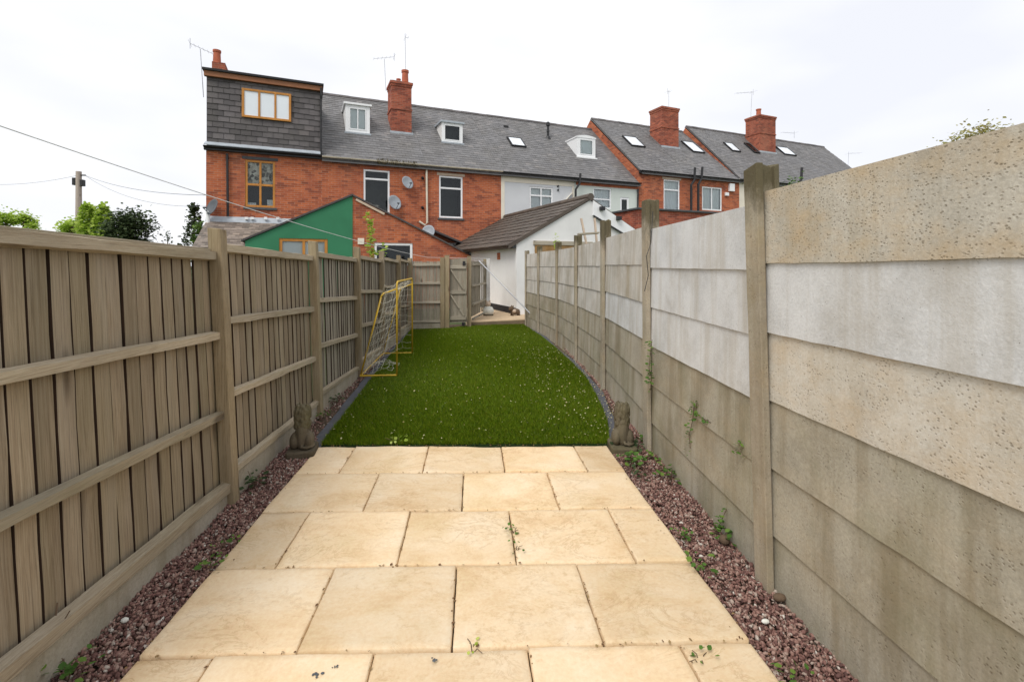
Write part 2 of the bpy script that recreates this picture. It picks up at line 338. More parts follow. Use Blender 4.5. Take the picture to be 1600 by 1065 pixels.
M['leaf_light'] = island_mat('spring_leaf', [(0, (.25, .40, .04)), (.5, (.42, .56, .08)), (1, (.58, .68, .2))], .6, .5)
M['leaf_pale'] = island_mat('pale_budding_leaf', [(0, (.25, .2, .09)), (.5, (.4, .37, .13)), (1, (.5, .5, .2))], .7, .4)
M['leaf_dry'] = island_mat('gutter_moss', [(0, (.05, .04, .015)), (.6, (.11, .085, .03)), (1, (.16, .14, .05))], .9, .1)
M['bark'] = simple('bark', (.13, .1, .075), .9, .3, 8, .1, bmp=.5)
M['pole_wood'] = wood_mat('pole_timber', (.3, .25, .21), (.46, .39, .34), (.52, .46, .4), 'z', 0)
M['yellow'] = simple('yellow_powder_coat', (.62, .40, .035), .45, .2, 5, .4)
M['net'] = simple('white_net_cord', (.66, .64, .54), .8, .08, 9)
M['rope'] = simple('white_line', (.74, .74, .72), .7, .05, 9)
M['white_pot'] = simple('glazed_white', (.66, .66, .6), .4, .2, 8)
M['bitumen'] = simple('black_bitumen', (.02, .02, .022), .8, .3, 5)
M['rear_slab'] = simple('pale_rear_concrete', (.55, .42, .28), .9, .15, 2, .2, bmp=.3)
M['rear_riser'] = simple('damp_concrete', (.22, .17, .11), .9, .25, 4, .2, bmp=.3)  # darker brown than the slab top
M['twig'] = simple('dead_twig', (.12, .08, .05), .9, .2, 8)

# ------------------------------------------------------------------ the setting
tag(MB().quad((-500, -500, -.09), (500, -500, -.09), (500, 500, -.09), (-500, 500, -.09)).build('ground', M['ground']), 'rough green ground stretching away beyond the garden fences', 'ground', kind='structure')
tag(MB().quad((-1.62, -.6, -.06), (1.6, -.6, -.06), (1.9, 12.6, -.06), (-1.75, 12.6, -.06)).build('garden_soil', M['soil']), 'dark soil bed under the gravel along the garden fences', 'soil', kind='structure')

patio = thing('patio', 'buff riven stone paving laid in staggered rows', 'patio'); patio['kind'] = 'structure'
ROWY = [(4.07, 3.89), (3.545, 3.395), (3.005, 2.87), (2.465, 2.345), (1.935, 1.825), (1.40, 1.30), (.87, .78)]   # left and right ends of the cross joints
XL, XR = -1.275, 1.105
JN = [[(542, 718), (665, 717), (786, 716), (908, 717)], [(580, 768), (723, 767), (864, 764)], [(457, 843), (631, 838), (801, 836), (971, 833)],
      [(494, 950), (710, 945), (922, 940)], [(323, 1042), (579, 1040), (829, 1037), (1078, 1034)], None]
def rowy(i, x): a, b = ROWY[i]; return a + (b-a)*(x-XL)/(XR-XL)
MB().quad((XL+.02, .3, -.03), (XR-.02, .25, -.03), (XR-.02, 3.87, -.03), (XL+.02, 4.05, -.03)).build('bedding', M['bedding'], patio)
def slab(x0, x1, r, first, last):
    g = .0035; nx, ny = 16, 14; vv = []; ff = []; us = [0, .011, .05] + [.05+.9*i/(nx-4) for i in range(1, nx-4)] + [.95, .989, 1]; vs_ = [0, .013, .06] + [.06+.88*i/(ny-4) for i in range(1, ny-4)] + [.94, .987, 1]
    xa = x0 + (0 if first else g); xb = x1 - (0 if last else g); ph = rng.uniform(0, 50, 4); tilt = rng.normal(0, .0022, 2); lift = rng.uniform(-.003, .003)
    for j in range(ny+1):
        for i in range(nx+1):
            u, v = us[i], vs_[j]
            x = xa + (xb-xa)*u; yt, yb = rowy(r, x)-.0055, rowy(r+1, x)+.0055; y = yb + (yt-yb)*v
            z = .0022*math.sin(7*x+ph[0])*math.cos(8*y+ph[1]) + .0016*math.sin(19*x+ph[2]+3*math.sin(9*y)) + tilt[0]*(u-.5)*2 + tilt[1]*(v-.5)*2 + lift
            e = min(u, 1-u, v, 1-v)
            if e < 1e-6:
                z -= .005
                x += .0010*math.sin(23*y+ph[3]) + .0006*math.sin(61*y+ph[2]) if i in (0, nx) else 0; y += .0010*math.sin(21*x+ph[1]) + .0006*math.sin(57*x+ph[0]) if j in (0, ny) else 0
            vv.append((x, y, z))
    ff = [(j*(nx+1)+i, j*(nx+1)+i+1, (j+1)*(nx+1)+i+1, (j+1)*(nx+1)+i) for j in range(ny) for i in range(nx)]
    ring = [i for i in range(nx+1)] + [j*(nx+1)+nx for j in range(1, ny+1)] + [ny*(nx+1)+i for i in range(nx-1, -1, -1)] + [j*(nx+1) for j in range(ny-1, 0, -1)]
    n = len(vv); vv += [(vv[k][0], vv[k][1], -.045) for k in ring]; L = len(ring)
    ff += [(ring[(k+1) % L], ring[k], n+k, n+(k+1) % L) for k in range(L)]
    o = MB().add(vv, ff).build('paving_slab', M['paving'], patio, smooth=True)
    return o
for r in range(6):
    xs = [XL] + ([G(*p).x for p in JN[r]] if JN[r] else [-.86, -.25, .36, .95]) + [XR]
    for k in range(len(xs)-1): slab(xs[k] + (0), xs[k+1], r, k == 0, k == len(xs)-2)

# lawn of artificial turf
LP = [(-1.262, 4.10), (-1.30, 5.2), (-1.335, 6.2), (-1.385, 8.6), (-1.43, 11.27)]
RP = [G(*p).xy[:] for p in [(951, 692), (950, 660), (942, 638), (928.5, 611), (915, 588), (893.5, 566.7), (867.5, 543), (845, 525), (818, 507)]]
BACK = [(-1.43, 11.27), (-.60, 11.38), (-.10, 11.75), (1.22, 12.15)]
poly = LP + BACK[1:3] + list(reversed(RP))
lawn = MB().prism([(x, y, -.05) for x, y in poly], (0, 0, .045)).build('lawn', M['turf']); tag(lawn, 'bright green artificial lawn scattered with fallen petals', 'lawn', kind='structure')
PX = np.array([p[0] for p in poly]); PY = np.array([p[1] for p in poly])
def inside(x, y, PX=PX, PY=PY):
    r = np.zeros(len(x), bool); n = len(PX); j = n-1
    for i in range(n):
        c = ((PY[i] > y) != (PY[j] > y)) & (x < (PX[j]-PX[i])*(y-PY[i])/(PY[j]-PY[i]+1e-12)+PX[i]); r ^= c; j = i
    return r
N = 420000
yy = 3.85 + (12.2-3.85)*rng.random(N)**1.35; xx = rng.uniform(-1.45, 1.75, N); k = inside(xx, yy); xx, yy = xx[k], yy[k]; N = len(xx)
hh = rng.uniform(.024, .042, N)*(1+.25*np.sin(1.7*xx+.6)*np.sin(1.1*yy+1.0)); wd = rng.uniform(.0022, .0042, N)*(1+(yy-4)*.08); an = rng.uniform(0, 2*math.pi, N); ln = rng.normal(0, .013, (N, 2)) + np.stack([.006*np.sin(.9*yy), -.007+.006*np.sin(1.3*yy+xx)], 1)
co = np.zeros((N, 3, 3)); co[:, 0] = np.stack([xx-np.cos(an)*wd, yy-np.sin(an)*wd, np.full(N, -.006)], 1); co[:, 1] = np.stack([xx+np.cos(an)*wd, yy+np.sin(an)*wd, np.full(N, -.006)], 1)
co[:, 2] = np.stack([xx+ln[:, 0], yy+ln[:, 1], hh-.006], 1)
gb = fast_mesh('grass_blades', co.reshape(-1, 3), 3, np.arange(N*3), M['blade'], lawn); gb['kind'] = 'stuff'

# slate-grey edging strips either side of the lawn
lm = MB(); 
for i in range(len(LP)-1):
    (x0, y0), (x1, y1) = LP[i], LP[i+1]; lm.quad((x0-.115, y0, -.02), (x0+.03, y0, -.02), (x1+.03, y1, -.02), (x1-.10, y1, -.02))
tag(lm.build('edging_strip', M['edging']), 'grey edging strip between lawn and timber fence', 'edging', kind='structure')
lm = MB()
for i in range(len(RP)-1):
    (x0, y0), (x1, y1) = RP[i], RP[i+1]; w0, w1 = [.09 + .05*math.sin(3*k) for k in (i, i+1)]
    lm.quad((x0-.03, y0, -.02), (x0+w0, y0, -.02), (x1+w1, y1, -.02), (x1-.03, y1, -.02))
tag(lm.build('edging_strip', M['edging']), 'grey edging strip curving between lawn and concrete fence', 'edging', kind='structure')
tag(MB().prism([(-.13, 11.74, -.05), (1.36, 12.17, -.05), (2.6, 15.6, -.05), (-.35, 15.6, -.05)], (0, 0, .165)).build('rear_path', M['rear_slab'], bevel=.008), 'raised pale concrete path behind the lawn beside the white outbuilding', 'path', kind='structure')

tag(MB().prism([(-.13, 11.735, -.05), (1.36, 12.165, -.05), (1.362, 12.155, -.05), (-.128, 11.725, -.05)], (0, 0, .14)).build('path_riser', M['rear_riser']), 'damp brown front edge of the raised path behind the lawn', 'step', kind='structure')
# gravel: real pebbles
def pebbles(name, label, spots, rmin, rmax, parent=None, mat='gravel'):
    t = (1+5**.5)/2; ico = np.array([(-1, t, 0), (1, t, 0), (-1, -t, 0), (1, -t, 0), (0, -1, t), (0, 1, t), (0, -1, -t), (0, 1, -t), (t, 0, -1), (t, 0, 1), (-t, 0, -1), (-t, 0, 1)])/math.hypot(1, t)
    fi = np.array([(0, 11, 5), (0, 5, 1), (0, 1, 7), (0, 7, 10), (0, 10, 11), (1, 5, 9), (5, 11, 4), (11, 10, 2), (10, 7, 6), (7, 1, 8), (3, 9, 4), (3, 4, 2), (3, 2, 6), (3, 6, 8), (3, 8, 9), (4, 9, 5), (2, 4, 11), (6, 2, 10), (8, 6, 7), (9, 8, 1)])
    n = len(spots); r = rng.uniform(rmin, rmax, n) * rng.choice([.7, 1, 1, 1.35], n); q = rng.normal(size=(n, 4)); q /= np.linalg.norm(q, axis=1)[:, None]; a, b, c, d = q.T
    R = np.stack([1-2*(c*c+d*d), 2*(b*c-a*d), 2*(b*d+a*c), 2*(b*c+a*d), 1-2*(b*b+d*d), 2*(c*d-a*b), 2*(b*d-a*c), 2*(c*d+a*b), 1-2*(b*b+c*c)], 1).reshape(n, 3, 3)
    sc = np.stack([rng.uniform(.9, 1.5, n), rng.uniform(.7, 1.0, n), rng.uniform(.45, .75, n)], 1)*r[:, None]
    v = ico[None]*sc[:, None]*rng.uniform(.78, 1.18, (n, 12, 1)); v = np.einsum('nij,nkj->nki', R, v) + spots[:, None]
    idx = (fi[None] + (np.arange(n)*12)[:, None, None]).ravel()
    o = fast_mesh(name, v.reshape(-1, 3), 3, idx, M[mat], parent); return tag(o, label, 'gravel', kind='stuff')
def strip(n, pts):       # pts: (y, xa, xb)
    ys = np.array([p[0] for p in pts]); y = rng.uniform(ys[0], ys[-1], n); xa = np.interp(y, ys, [p[1] for p in pts]); xb = np.interp(y, ys, [p[2] for p in pts])
    u = rng.random(n); x = xa+(xb-xa)*u; z = -.035 + rng.uniform(0, .026, n) + .008*np.sin(9*y+5*x); return np.stack([x, y, z], 1)
pebbles('gravel', 'plum coloured gravel strip along the foot of the timber fence', strip(15000, [(.9, -1.57, -1.28), (2.4, -1.57, -1.28), (4.0, -1.59, -1.28), (4.3, -1.59, -1.36)]), .0052, .0098)
pebbles('gravel', 'plum coloured gravel strip along the foot of the concrete fence', strip(17000, [(.8, 1.11, 1.40), (2.2, 1.11, 1.42), (3.86, 1.11, 1.49), (4.0, 1.2, 1.5), (4.5, 1.37, 1.55)]), .0052, .0098)
a = strip(2600, [(4.5, 1.40, 1.53), (5.7, 1.57, 1.63), (8.5, 1.64, 1.70)]); a[:, 2] += .005
b = strip(1500, [(4.3, -1.58, -1.38), (6.2, -1.58, -1.45), (11, -1.56, -1.50)]); b[:, 2] += .005
pebbles('gravel', 'thin line of gravel between grey edging and the far concrete fence', a, .006, .011)
pebbles('gravel', 'thin line of gravel between grey edging and the far timber fence', b, .006, .011)
def flakes(name, label, cat, xs, ys, zs, smin, smax, mat, tilt=.35):
    n = len(xs); s = rng.uniform(smin, smax, n); a = rng.uniform(0, 6.28, n); u = np.stack([np.cos(a), np.sin(a), rng.normal(0, tilt, n)], 1)*s[:, None]; v = np.stack([-np.sin(a), np.cos(a), rng.normal(0, tilt, n)], 1)*(s*rng.uniform(.5, .9, n))[:, None]
    c = np.stack([xs, ys, zs], 1); vv = np.stack([c-u, c+v, c+u, c-v], 1).reshape(-1, 3); return tag(fast_mesh(name, vv, 4, np.arange(n*4), M[mat]), label, cat, kind='stuff')
n = 1100; x = np.concatenate([rng.uniform(-1.3, 1.6, n//2), rng.normal(1.1, .3, n//2)]); y = np.concatenate([4.0+8*rng.random(n//2)**1.3, rng.uniform(4.0, 8.5, n//2)]); k = inside(x, y)
flakes('fallen_petals', 'pale petals scattered over the artificial lawn', 'petals', x[k], y[k], np.full(k.sum(), .036), .004, .011, 'petal')
n = 500; y = rng.uniform(4.2, 8.5, n); x = np.interp(y, [p[1] for p in RP], [p[0] for p in RP]) + rng.uniform(-.05, .16, n)
flakes('fallen_petals', 'dry petals blown along the curved grey edging', 'petals', x, y, np.full(n, .0), .004, .009, 'petal')
xs, ys = [], []
for r in range(1, 6):
    for _ in range(26): x0 = random.uniform(XL, XR); xs.append(x0); ys.append(rowy(r, x0) + random.gauss(0, .006))
for r in range(5):
    for p_ in JN[r]:
        x0 = G(*p_).x
        for _ in range(9): xs.append(x0 + random.gauss(0, .0035)); ys.append(random.uniform(rowy(r+1, x0), rowy(r, x0)))
for _ in range(50): xs.append(random.choice([XL, XR]) + random.gauss(0, .03)); ys.append(random.uniform(1.4, 3.9))
for _ in range(90): x0 = random.uniform(XL, XR); xs.append(x0); ys.append(rowy(0, x0) + random.gauss(.0, .012))
flakes('dry_litter', 'specks of dry leaf litter caught in the paving joints', 'litter', np.array(xs), np.array(ys), np.full(len(xs), .004), .003, .009, 'litter', .3)

# ------------------------------------------------------------------ left timber fence
LPOST = [(-1.535, 1.22), (-1.535, 3.17), (-1.56, 4.98), (-1.535, 6.60), (-1.52, 8.20), (-1.49, 9.75), (-1.47, 11.25)]
LTOP = [1.74, 1.735, 1.745, 1.745, 1.74, 1.70, 1.66]
LEAN = [-.085, -.085, -.055, -.03, -.015, 0, 0]
fen = thing('timber_fence', 'long weathered closeboard fence down the left side of the garden', 'fence', (-1.55, 3.17, 0)); fo = (-1.55, 3.17, 0)
for (x, y), t, ln_ in zip(LPOST, LTOP, LEAN):
    hw_ = .04; m = MB(); a, b = .0, ln_
    m.hexa([(x-hw_+.0, y-hw_, -.05), (x+hw_, y-hw_, -.05), (x+hw_, y+hw_, -.05), (x-hw_, y+hw_, -.05), (x-hw_+b, y-hw_, t), (x+hw_+b, y-hw_, t-.006), (x+hw_+b, y+hw_, t-.012), (x-hw_+b, y+hw_, t-.004)])
    m.build('post', M['post'], fen, fo, bevel=.006)
pale_me = {}
def pale_mesh(w_, h_, key, mat):
    if key in pale_me: return pale_me[key]
    m = MB(); nz_ = 8; j = random.Random(key); vv = []; ff = []
    for i in range(nz_+1):
        z = i/nz_; e1 = j.gauss(0, .0007); e2 = j.gauss(0, .0007); bow = .0015*math.sin(3*z+j.random()*6)
        vv += [(-.006+bow, -w_/2+e1, z*h_), (.007+bow, -w_/2+e1+.001, z*h_), (.004+bow, w_/2+e2, z*h_), (-.004+bow, w_/2+e2-.001, z*h_)]
    for i in range(nz_):
        for k_ in range(4): ff.append((i*4+k_, i*4+(k_+1) % 4, i*4+4+(k_+1) % 4, i*4+4+k_))
    ff += [(3, 2, 1, 0), (nz_*4, nz_*4+1, nz_*4+2, nz_*4+3)]
    nb = len(vv); vv += [(-.004, w_/2-.004, 0), (-.022, w_/2+.05, 0), (-.026, w_/2+.05, 0), (-.008, w_/2-.004, 0)]; vv += [(a_, b_, h_) for a_, b_, _c in vv[nb:nb+4]]
    ff += [(nb+k_, nb+(k_+1) % 4, nb+4+(k_+1) % 4, nb+4+k_) for k_ in range(4)]      # thin feather edge tucked behind the next board
    me = bpy.data.meshes.new('pale'); me.from_pydata(vv, [], ff); me.materials.append(M[mat]); me.materials.append(M['raw_wood']); me.polygons.foreach_set('material_index', [1, 0, 1, 1]*nz_+[0]*2+[1]*4); pale_me[key] = me; return me  # side and lip faces carry the painted gap shade
def rail_bar(parent, off, a, b, w_, h_, mat='rail', name='rail', jit=.004):
    a, b = Vector(a), Vector(b); m = MB(); n_ = 10; d = (b-a).normalized(); x = d.cross(Vector((0, 0, 1))).normalized(); vv = []; ff = []
    for i in range(n_+1):
        p = a.lerp(b, i/n_); e = [random.gauss(0, jit*.5) for _ in range(4)]
        for kx, kz, ee in ((-1, -1, e[0]), (1, -.75, e[1]), (1, .75, e[2]), (-1, 1, e[3])): vv.append((p + x*(kx*w_/2) + Vector((0, 0, kz*h_/2+ee)))[:])
    for i in range(n_):
        for k_ in range(4): ff.append((i*4+k_, i*4+(k_+1) % 4, i*4+4+(k_+1) % 4, i*4+4+k_))
    ff += [(3, 2, 1, 0), (n_*4, n_*4+1, n_*4+2, n_*4+3)]
    return m.add(vv, ff).build(name, M[mat], parent, off)
for b_ in range(6):
    (x0, y0), (x1, y1) = LPOST[b_], LPOST[b_+1]; ya, yb = y0+.012, y1-.012
    bx0, bx1 = x0-.052, x1-.052; mat = 'wood' if b_ < 2 else 'wood_grey'
    n_ = max(12, round((yb-ya)/.098)) if b_ < 2 else 19; wd_ = (yb-ya)/n_
    tn, tf = (1.645, 1.595) if b_ else (1.645, 1.585)
    for i in range(n_):
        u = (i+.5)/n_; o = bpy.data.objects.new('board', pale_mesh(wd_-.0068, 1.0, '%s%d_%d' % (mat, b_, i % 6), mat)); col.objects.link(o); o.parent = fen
        zt = tn+(tf-tn)*u - .01; zb = .10 - .03*u
        o.location = (bx0+(bx1-bx0)*u-fo[0]+random.gauss(0, .0025), ya+(yb-ya)*u-fo[1], zb); o.scale = (1, 1, zt-zb)
        lean = (LEAN[b_]*(1-u)+LEAN[b_+1]*u)/1.74; o.location.x += lean*zb
        o.rotation_euler = (random.gauss(0, .0022), math.atan(lean), random.gauss(0, .015))
    rx = .024                                                       # rails stand on the garden side of the boards
    cols = [((tn-.03), (tf-.027), .045, .064)] + [(1.14, 1.055, .04, .056), (.665, .555, .04, .056)]
    for zn, zf, w_, h_ in cols:
        rail_bar(fen, fo, (bx0+rx+.014+LEAN[b_]*zn/1.74, ya-.01, zn), (bx1+rx+.014+LEAN[b_+1]*zf/1.74, yb+.01, zf), w_, h_)
    if b_ < 1: rail_bar(fen, fo, (bx0+rx+.02, ya, .178), (bx1+rx+.02, yb, .10), .05, .07)
    else: rail_bar(fen, fo, (bx0+rx+.02, ya, .185), (bx1+rx+.02, yb, .115), .045, .05)
    zt0, zt1 = (.14, .062) if b_ < 1 else (.158, .088)
    MB().hexa([(bx0-.02, ya, -.08), (bx0+.05, ya, -.08), (bx1+.05, yb, -.08), (bx1-.02, yb, -.08), (bx0-.02, ya, zt0), (bx0+.05, ya, zt0), (bx1+.05, yb, zt1), (bx1-.02, yb, zt1)]).build('gravel_board', M['conc_board'], fen, fo, bevel=.006)
MB().bar((-1.675, 1.27, 1.640), (-1.675, 3.12, 1.592), .085, .022).build('cap', M['rail'], fen, fo, bevel=.004)

# ------------------------------------------------------------------ right concrete fence
RPOST = [(1.42, .30), (1.42, 2.15), (1.475, 3.82), (1.625, 5.71), (1.675, 7.49), (1.67, 9.21), (1.52, 10.76), (1.38, 12.08)]
RTOP = [1.95, 1.965, 2.03, 2.04, 1.97, 1.95, 1.93, 1.86]
cf = thing('concrete_fence', 'tall stained concrete panel fence down the right side of the garden', 'fence', (1.42, 2.15, 0)); co_ = (1.42, 2.15, 0)
RLE = [-.04, -.058, -.015, -.006, 0, 0, 0, 0]
for i, ((x, y), t, le) in enumerate(zip(RPOST, RTOP, RLE)):
    a, s, g = .05, .024, .022                    # H section with a slot on each side
    sec = [(-a, -a), (a, -a), (a, -s), (a-g, -s)] if False else None
    prof = [(-a-.012, -.052), (-s-.004, -.052), (-s, -.052+g), (s, -.052+g), (s+.004, -.052), (a, -.052), (a, .052), (s+.004, .052), (s, .052-g), (-s, .052-g), (-s-.004, .052), (-a-.012, .052)]
    m = MB(); nn = len(prof); vv = []; segs = 10
    for k_ in range(segs+1):
        z = -.06+(t+.06)*k_/segs; sh = le*(k_/segs)
        for (px_, py_) in prof: vv.append((x+px_*(1+random.gauss(0, .012))+sh, y+py_*(1+random.gauss(0, .012)), z + (random.gauss(0, .006) if k_ == segs else 0)))
    ff = [(k_*nn+q_, k_*nn+(q_+1) % nn, (k_+1)*nn+(q_+1) % nn, (k_+1)*nn+q_) for k_ in range(segs) for q_ in range(nn)] + [tuple(range(segs*nn, segs*nn+nn))]
    p = m.add(vv, ff).build('post', M['conc_post'], cf, co_, bevel=.004)
ZT = [1.805, 1.485, 1.165, .85, .535, .225, -.10]
MATS = [['conc_pit', 'conc_white', 'conc_buff', 'conc_dirty', 'conc_dirty', 'conc_dirty'], ['conc_white', 'conc_white', 'conc_white', 'conc_dirty', 'conc_dirty', 'conc_dirty'], ['conc_grey', 'conc_grey', 'conc_white', 'conc_dirty2', 'conc_dirty2', 'conc_dirty2'], ['conc_grey', 'conc_grey', 'conc_grey', 'conc_dirty2', 'conc_dirty2', 'conc_dirty2']]
for b_ in range(7):
    (x0, y0), (x1, y1) = RPOST[b_], RPOST[b_+1]; ya, yb = y0+.034, y1-.034; dz = [.02, -.01, .015, 0, -.01, -.02, -.03][b_]
    for k_ in range(6):
        ex_ = .012 if k_ else random.gauss(0, .005); zt0 = ZT[k_]+dz+ex_+(.018 if b_ == 0 else 0); zt1 = ZT[k_]+dz+ex_; zb0 = ZT[k_+1]+dz+(.018 if b_ == 0 else 0); zb1 = ZT[k_+1]+dz
        nx_, nz_ = 18, 4; vv = []; off_ = random.uniform(-.002, .002)
        for j in range(nz_+1):
            for i in range(nx_+1):
                u, v = i/nx_, j/nz_; y = ya+(yb-ya)*u; xc = x0+(x1-x0)*u
                z = (zb0+(zb1-zb0)*u)*(1-v) + (zt0+(zt1-zt0)*u)*v
                if j == 0: z += random.gauss(0, .0010) + .002
                xf = -.013 - .011*(1-v) + off_ + .0005*math.sin(7*y+k_)
                vv.append((xc+xf+(RLE[b_]*(1-u)+RLE[b_+1]*u)*z/1.97, y, z))
        ff = [(j*(nx_+1)+i, (j+1)*(nx_+1)+i, (j+1)*(nx_+1)+i+1, j*(nx_+1)+i+1) for j in range(nz_) for i in range(nx_)]
        nb = len(vv); vv += [(v_[0]+.032, v_[1], v_[2]) for v_ in vv]
        ff += [tuple(nb+q_ for q_ in reversed(f_)) for f_ in ff]
        for i in range(nx_): ff += [(i, i+1, nb+i+1, nb+i), (nz_*(nx_+1)+i+1, nz_*(nx_+1)+i, nb+nz_*(nx_+1)+i, nb+nz_*(nx_+1)+i+1)]
        MB().add(vv, ff).build('panel', M[MATS[min(b_, 3)][k_]], cf, co_)
tag(MB().tube([P(1020, 330, 3.86), P(1017, 380, 3.84), P(1010, 400, 3.82), P(1013, 430, 3.82), P(1007, 455, 3.81)], .003, 5).build('loose_wire', M['black']), 'thin black wire dangling from the second concrete post', 'wire')

# ------------------------------------------------------------------ back fence and gate
def yard_panel(name, label, a, b, z0, ztop, n_, rails, cat='fence', mat='wood_grey'):
    a, b = Vector((*a, 0)), Vector((*b, 0)); L = (b-a).length; rz = math.atan2(b.y-a.y, b.x-a.x); t = thing(name, label, cat, (a.x, a.y, z0), rz)
    for i in range(n_):
        wd_ = L/n_; mb = MB(); e = [random.gauss(0, .003) for _ in range(2)]; mb.box(i*wd_+.003, (i+1)*wd_-.003, .0, .014, .12, ztop-z0-.02+e[0]); o = mb.build('board', M[mat], t); o.rotation_euler = (0, 0, random.gauss(0, .012))
    for z in rails: rail_bar(t, (0, 0, 0), (0, -.024, z), (L, -.024, z), .045, .055, 'rail_x', 'rail', .002)
    return t, L
bk, L = yard_panel('timber_fence', 'short silvered fence panel across the back, left of the gate', (-1.42, 11.32), (-.775, 11.40), 0, 1.60, 8, (1.5, 1.07, .62, .17))
MB().box(0, L, -.03, .02, -.08, .13).build('gravel_board', M['conc_board'], bk)
MB().box(-.09, .0, -.07, .03, -.05, 1.66).build('post', M['post'], bk, bevel=.005); MB().box(L, L+.10, -.07, .03, -.05, 1.68).build('post', M['post'], bk, bevel=.005)
gate = thing('timber_gate', 'narrow wooden gate with diagonal braces, closing the back of the garden', 'gate', (-.556, 11.46, .03), math.radians(4))
for i in range(4): MB().box(.0+i*.104, .102+i*.104, 0, .016, .10, 1.62 + random.gauss(0, .004)).build('board', M['wood_grey'], gate)
for z in (.16, .78, 1.38): MB().box(0, .39, -.03, -.002, z, z+.085).build('ledge', M['rail_x'], gate, bevel=.003)
MB().bar((.03, -.018, 1.36), (.34, -.018, .88), .03, .06, (0, -1, 0)).build('brace', M['rail_x'], gate); MB().bar((.03, -.018, .76), (.34, -.018, .26), .03, .06, (0, -1, 0)).build('brace', M['rail_x'], gate)
MB().box(.31, .37, -.045, -.028, 1.46, 1.56).tube([(.30, -.04, 1.5), (.40, -.04, 1.5)], .008, 6).build('latch', M['black'], gate)
MB().box(.29, .36, -.05, -.002, .02, .1).build('bottom_bolt', M['black'], gate)
gp = thing('gate_post', 'pale timber gate post on the hinge side of the wooden gate', 'post', (-.615, 11.42, 0)); MB().box(-.055, .055, -.05, .05, -.05, 1.72).build('shaft', M['post'], gp, bevel=.006); MB().box(-.06, .06, -.055, .055, 1.72, 1.735).build('top', M['post'], gp, bevel=.004)
gp = thing('gate_post', 'timber gate post on the latch side of the wooden gate', 'post', (-.09, 11.62, 0)); MB().box(-.05, .05, -.05, .05, -.05, 1.70).build('shaft', M['post'], gp, bevel=.006); MB().box(-.055, .055, -.055, .055, 1.70, 1.714).build('top', M['post'], gp, bevel=.004)
bk2, L2 = yard_panel('timber_fence', 'silvered fence panel on the raised path, right of the gate', (-.03, 11.78), (.33, 13.5), .11, 1.62, 14, (1.40, .88, .42, .06))
MB().box(L2, L2+.10, -.06, .04, 0, 1.56).build('post', M['post'], bk2, bevel=.005)
wp = thing('concrete_post', 'pale square post against the white outbuilding wall', 'post', (.43, 13.5, .11)); MB().box(-.05, .05, -.05, .05, 0, 1.55).build('shaft', M['conc_white'], wp, bevel=.006); MB().box(-.055, .055, -.055, .055, 1.55, 1.57).build('cap', M['conc_white'], wp, bevel=.004)

# ------------------------------------------------------------------ terrace of houses (local: x along the row, y into the house, z up)
def house_root(s0, label): return thing('terraced_house', label, 'house', hw(s0, 0, 0), HROT, 'row of terraced houses')
def front_wall(holes, s0, s1, z0, z1, y=0.0, reveal=.11):
    xs = sorted({s0, s1, *[h for H in holes for h in H[:2]]}); zs = sorted({z0, z1, *[h for H in holes for h in H[2:4]]}); m = MB()
    for i in range(len(xs)-1):
        for j in range(len(zs)-1):
            cx, cz = (xs[i]+xs[i+1])/2, (zs[j]+zs[j+1])/2
            if any(a < cx < b and c < cz < d for a, b, c, d in holes): continue
            m.quad((xs[i], y, zs[j]), (xs[i+1], y, zs[j]), (xs[i+1], y, zs[j+1]), (xs[i], y, zs[j+1]))
    for a, b, c, d in holes:
        m.quad((a, y, c), (a, y+reveal, c), (a, y+reveal, d), (a, y, d)); m.quad((b, y, d), (b, y+reveal, d), (b, y+reveal, c), (b, y, c))
        m.quad((a, y, d), (a, y+reveal, d), (b, y+reveal, d), (b, y, d)); m.quad((b, y, c), (b, y+reveal, c), (a, y+reveal, c), (a, y, c))
    return m
def rect(px0, py0, px1, py1, y=0.0):          # top-left corner and right edge / bottom of the left edge in the photo
    a = hy(px0, py0, y); b = hy(px0, py1, y); c = hy(px1, py0, y); return (a[0], c[0], b[2], a[2])
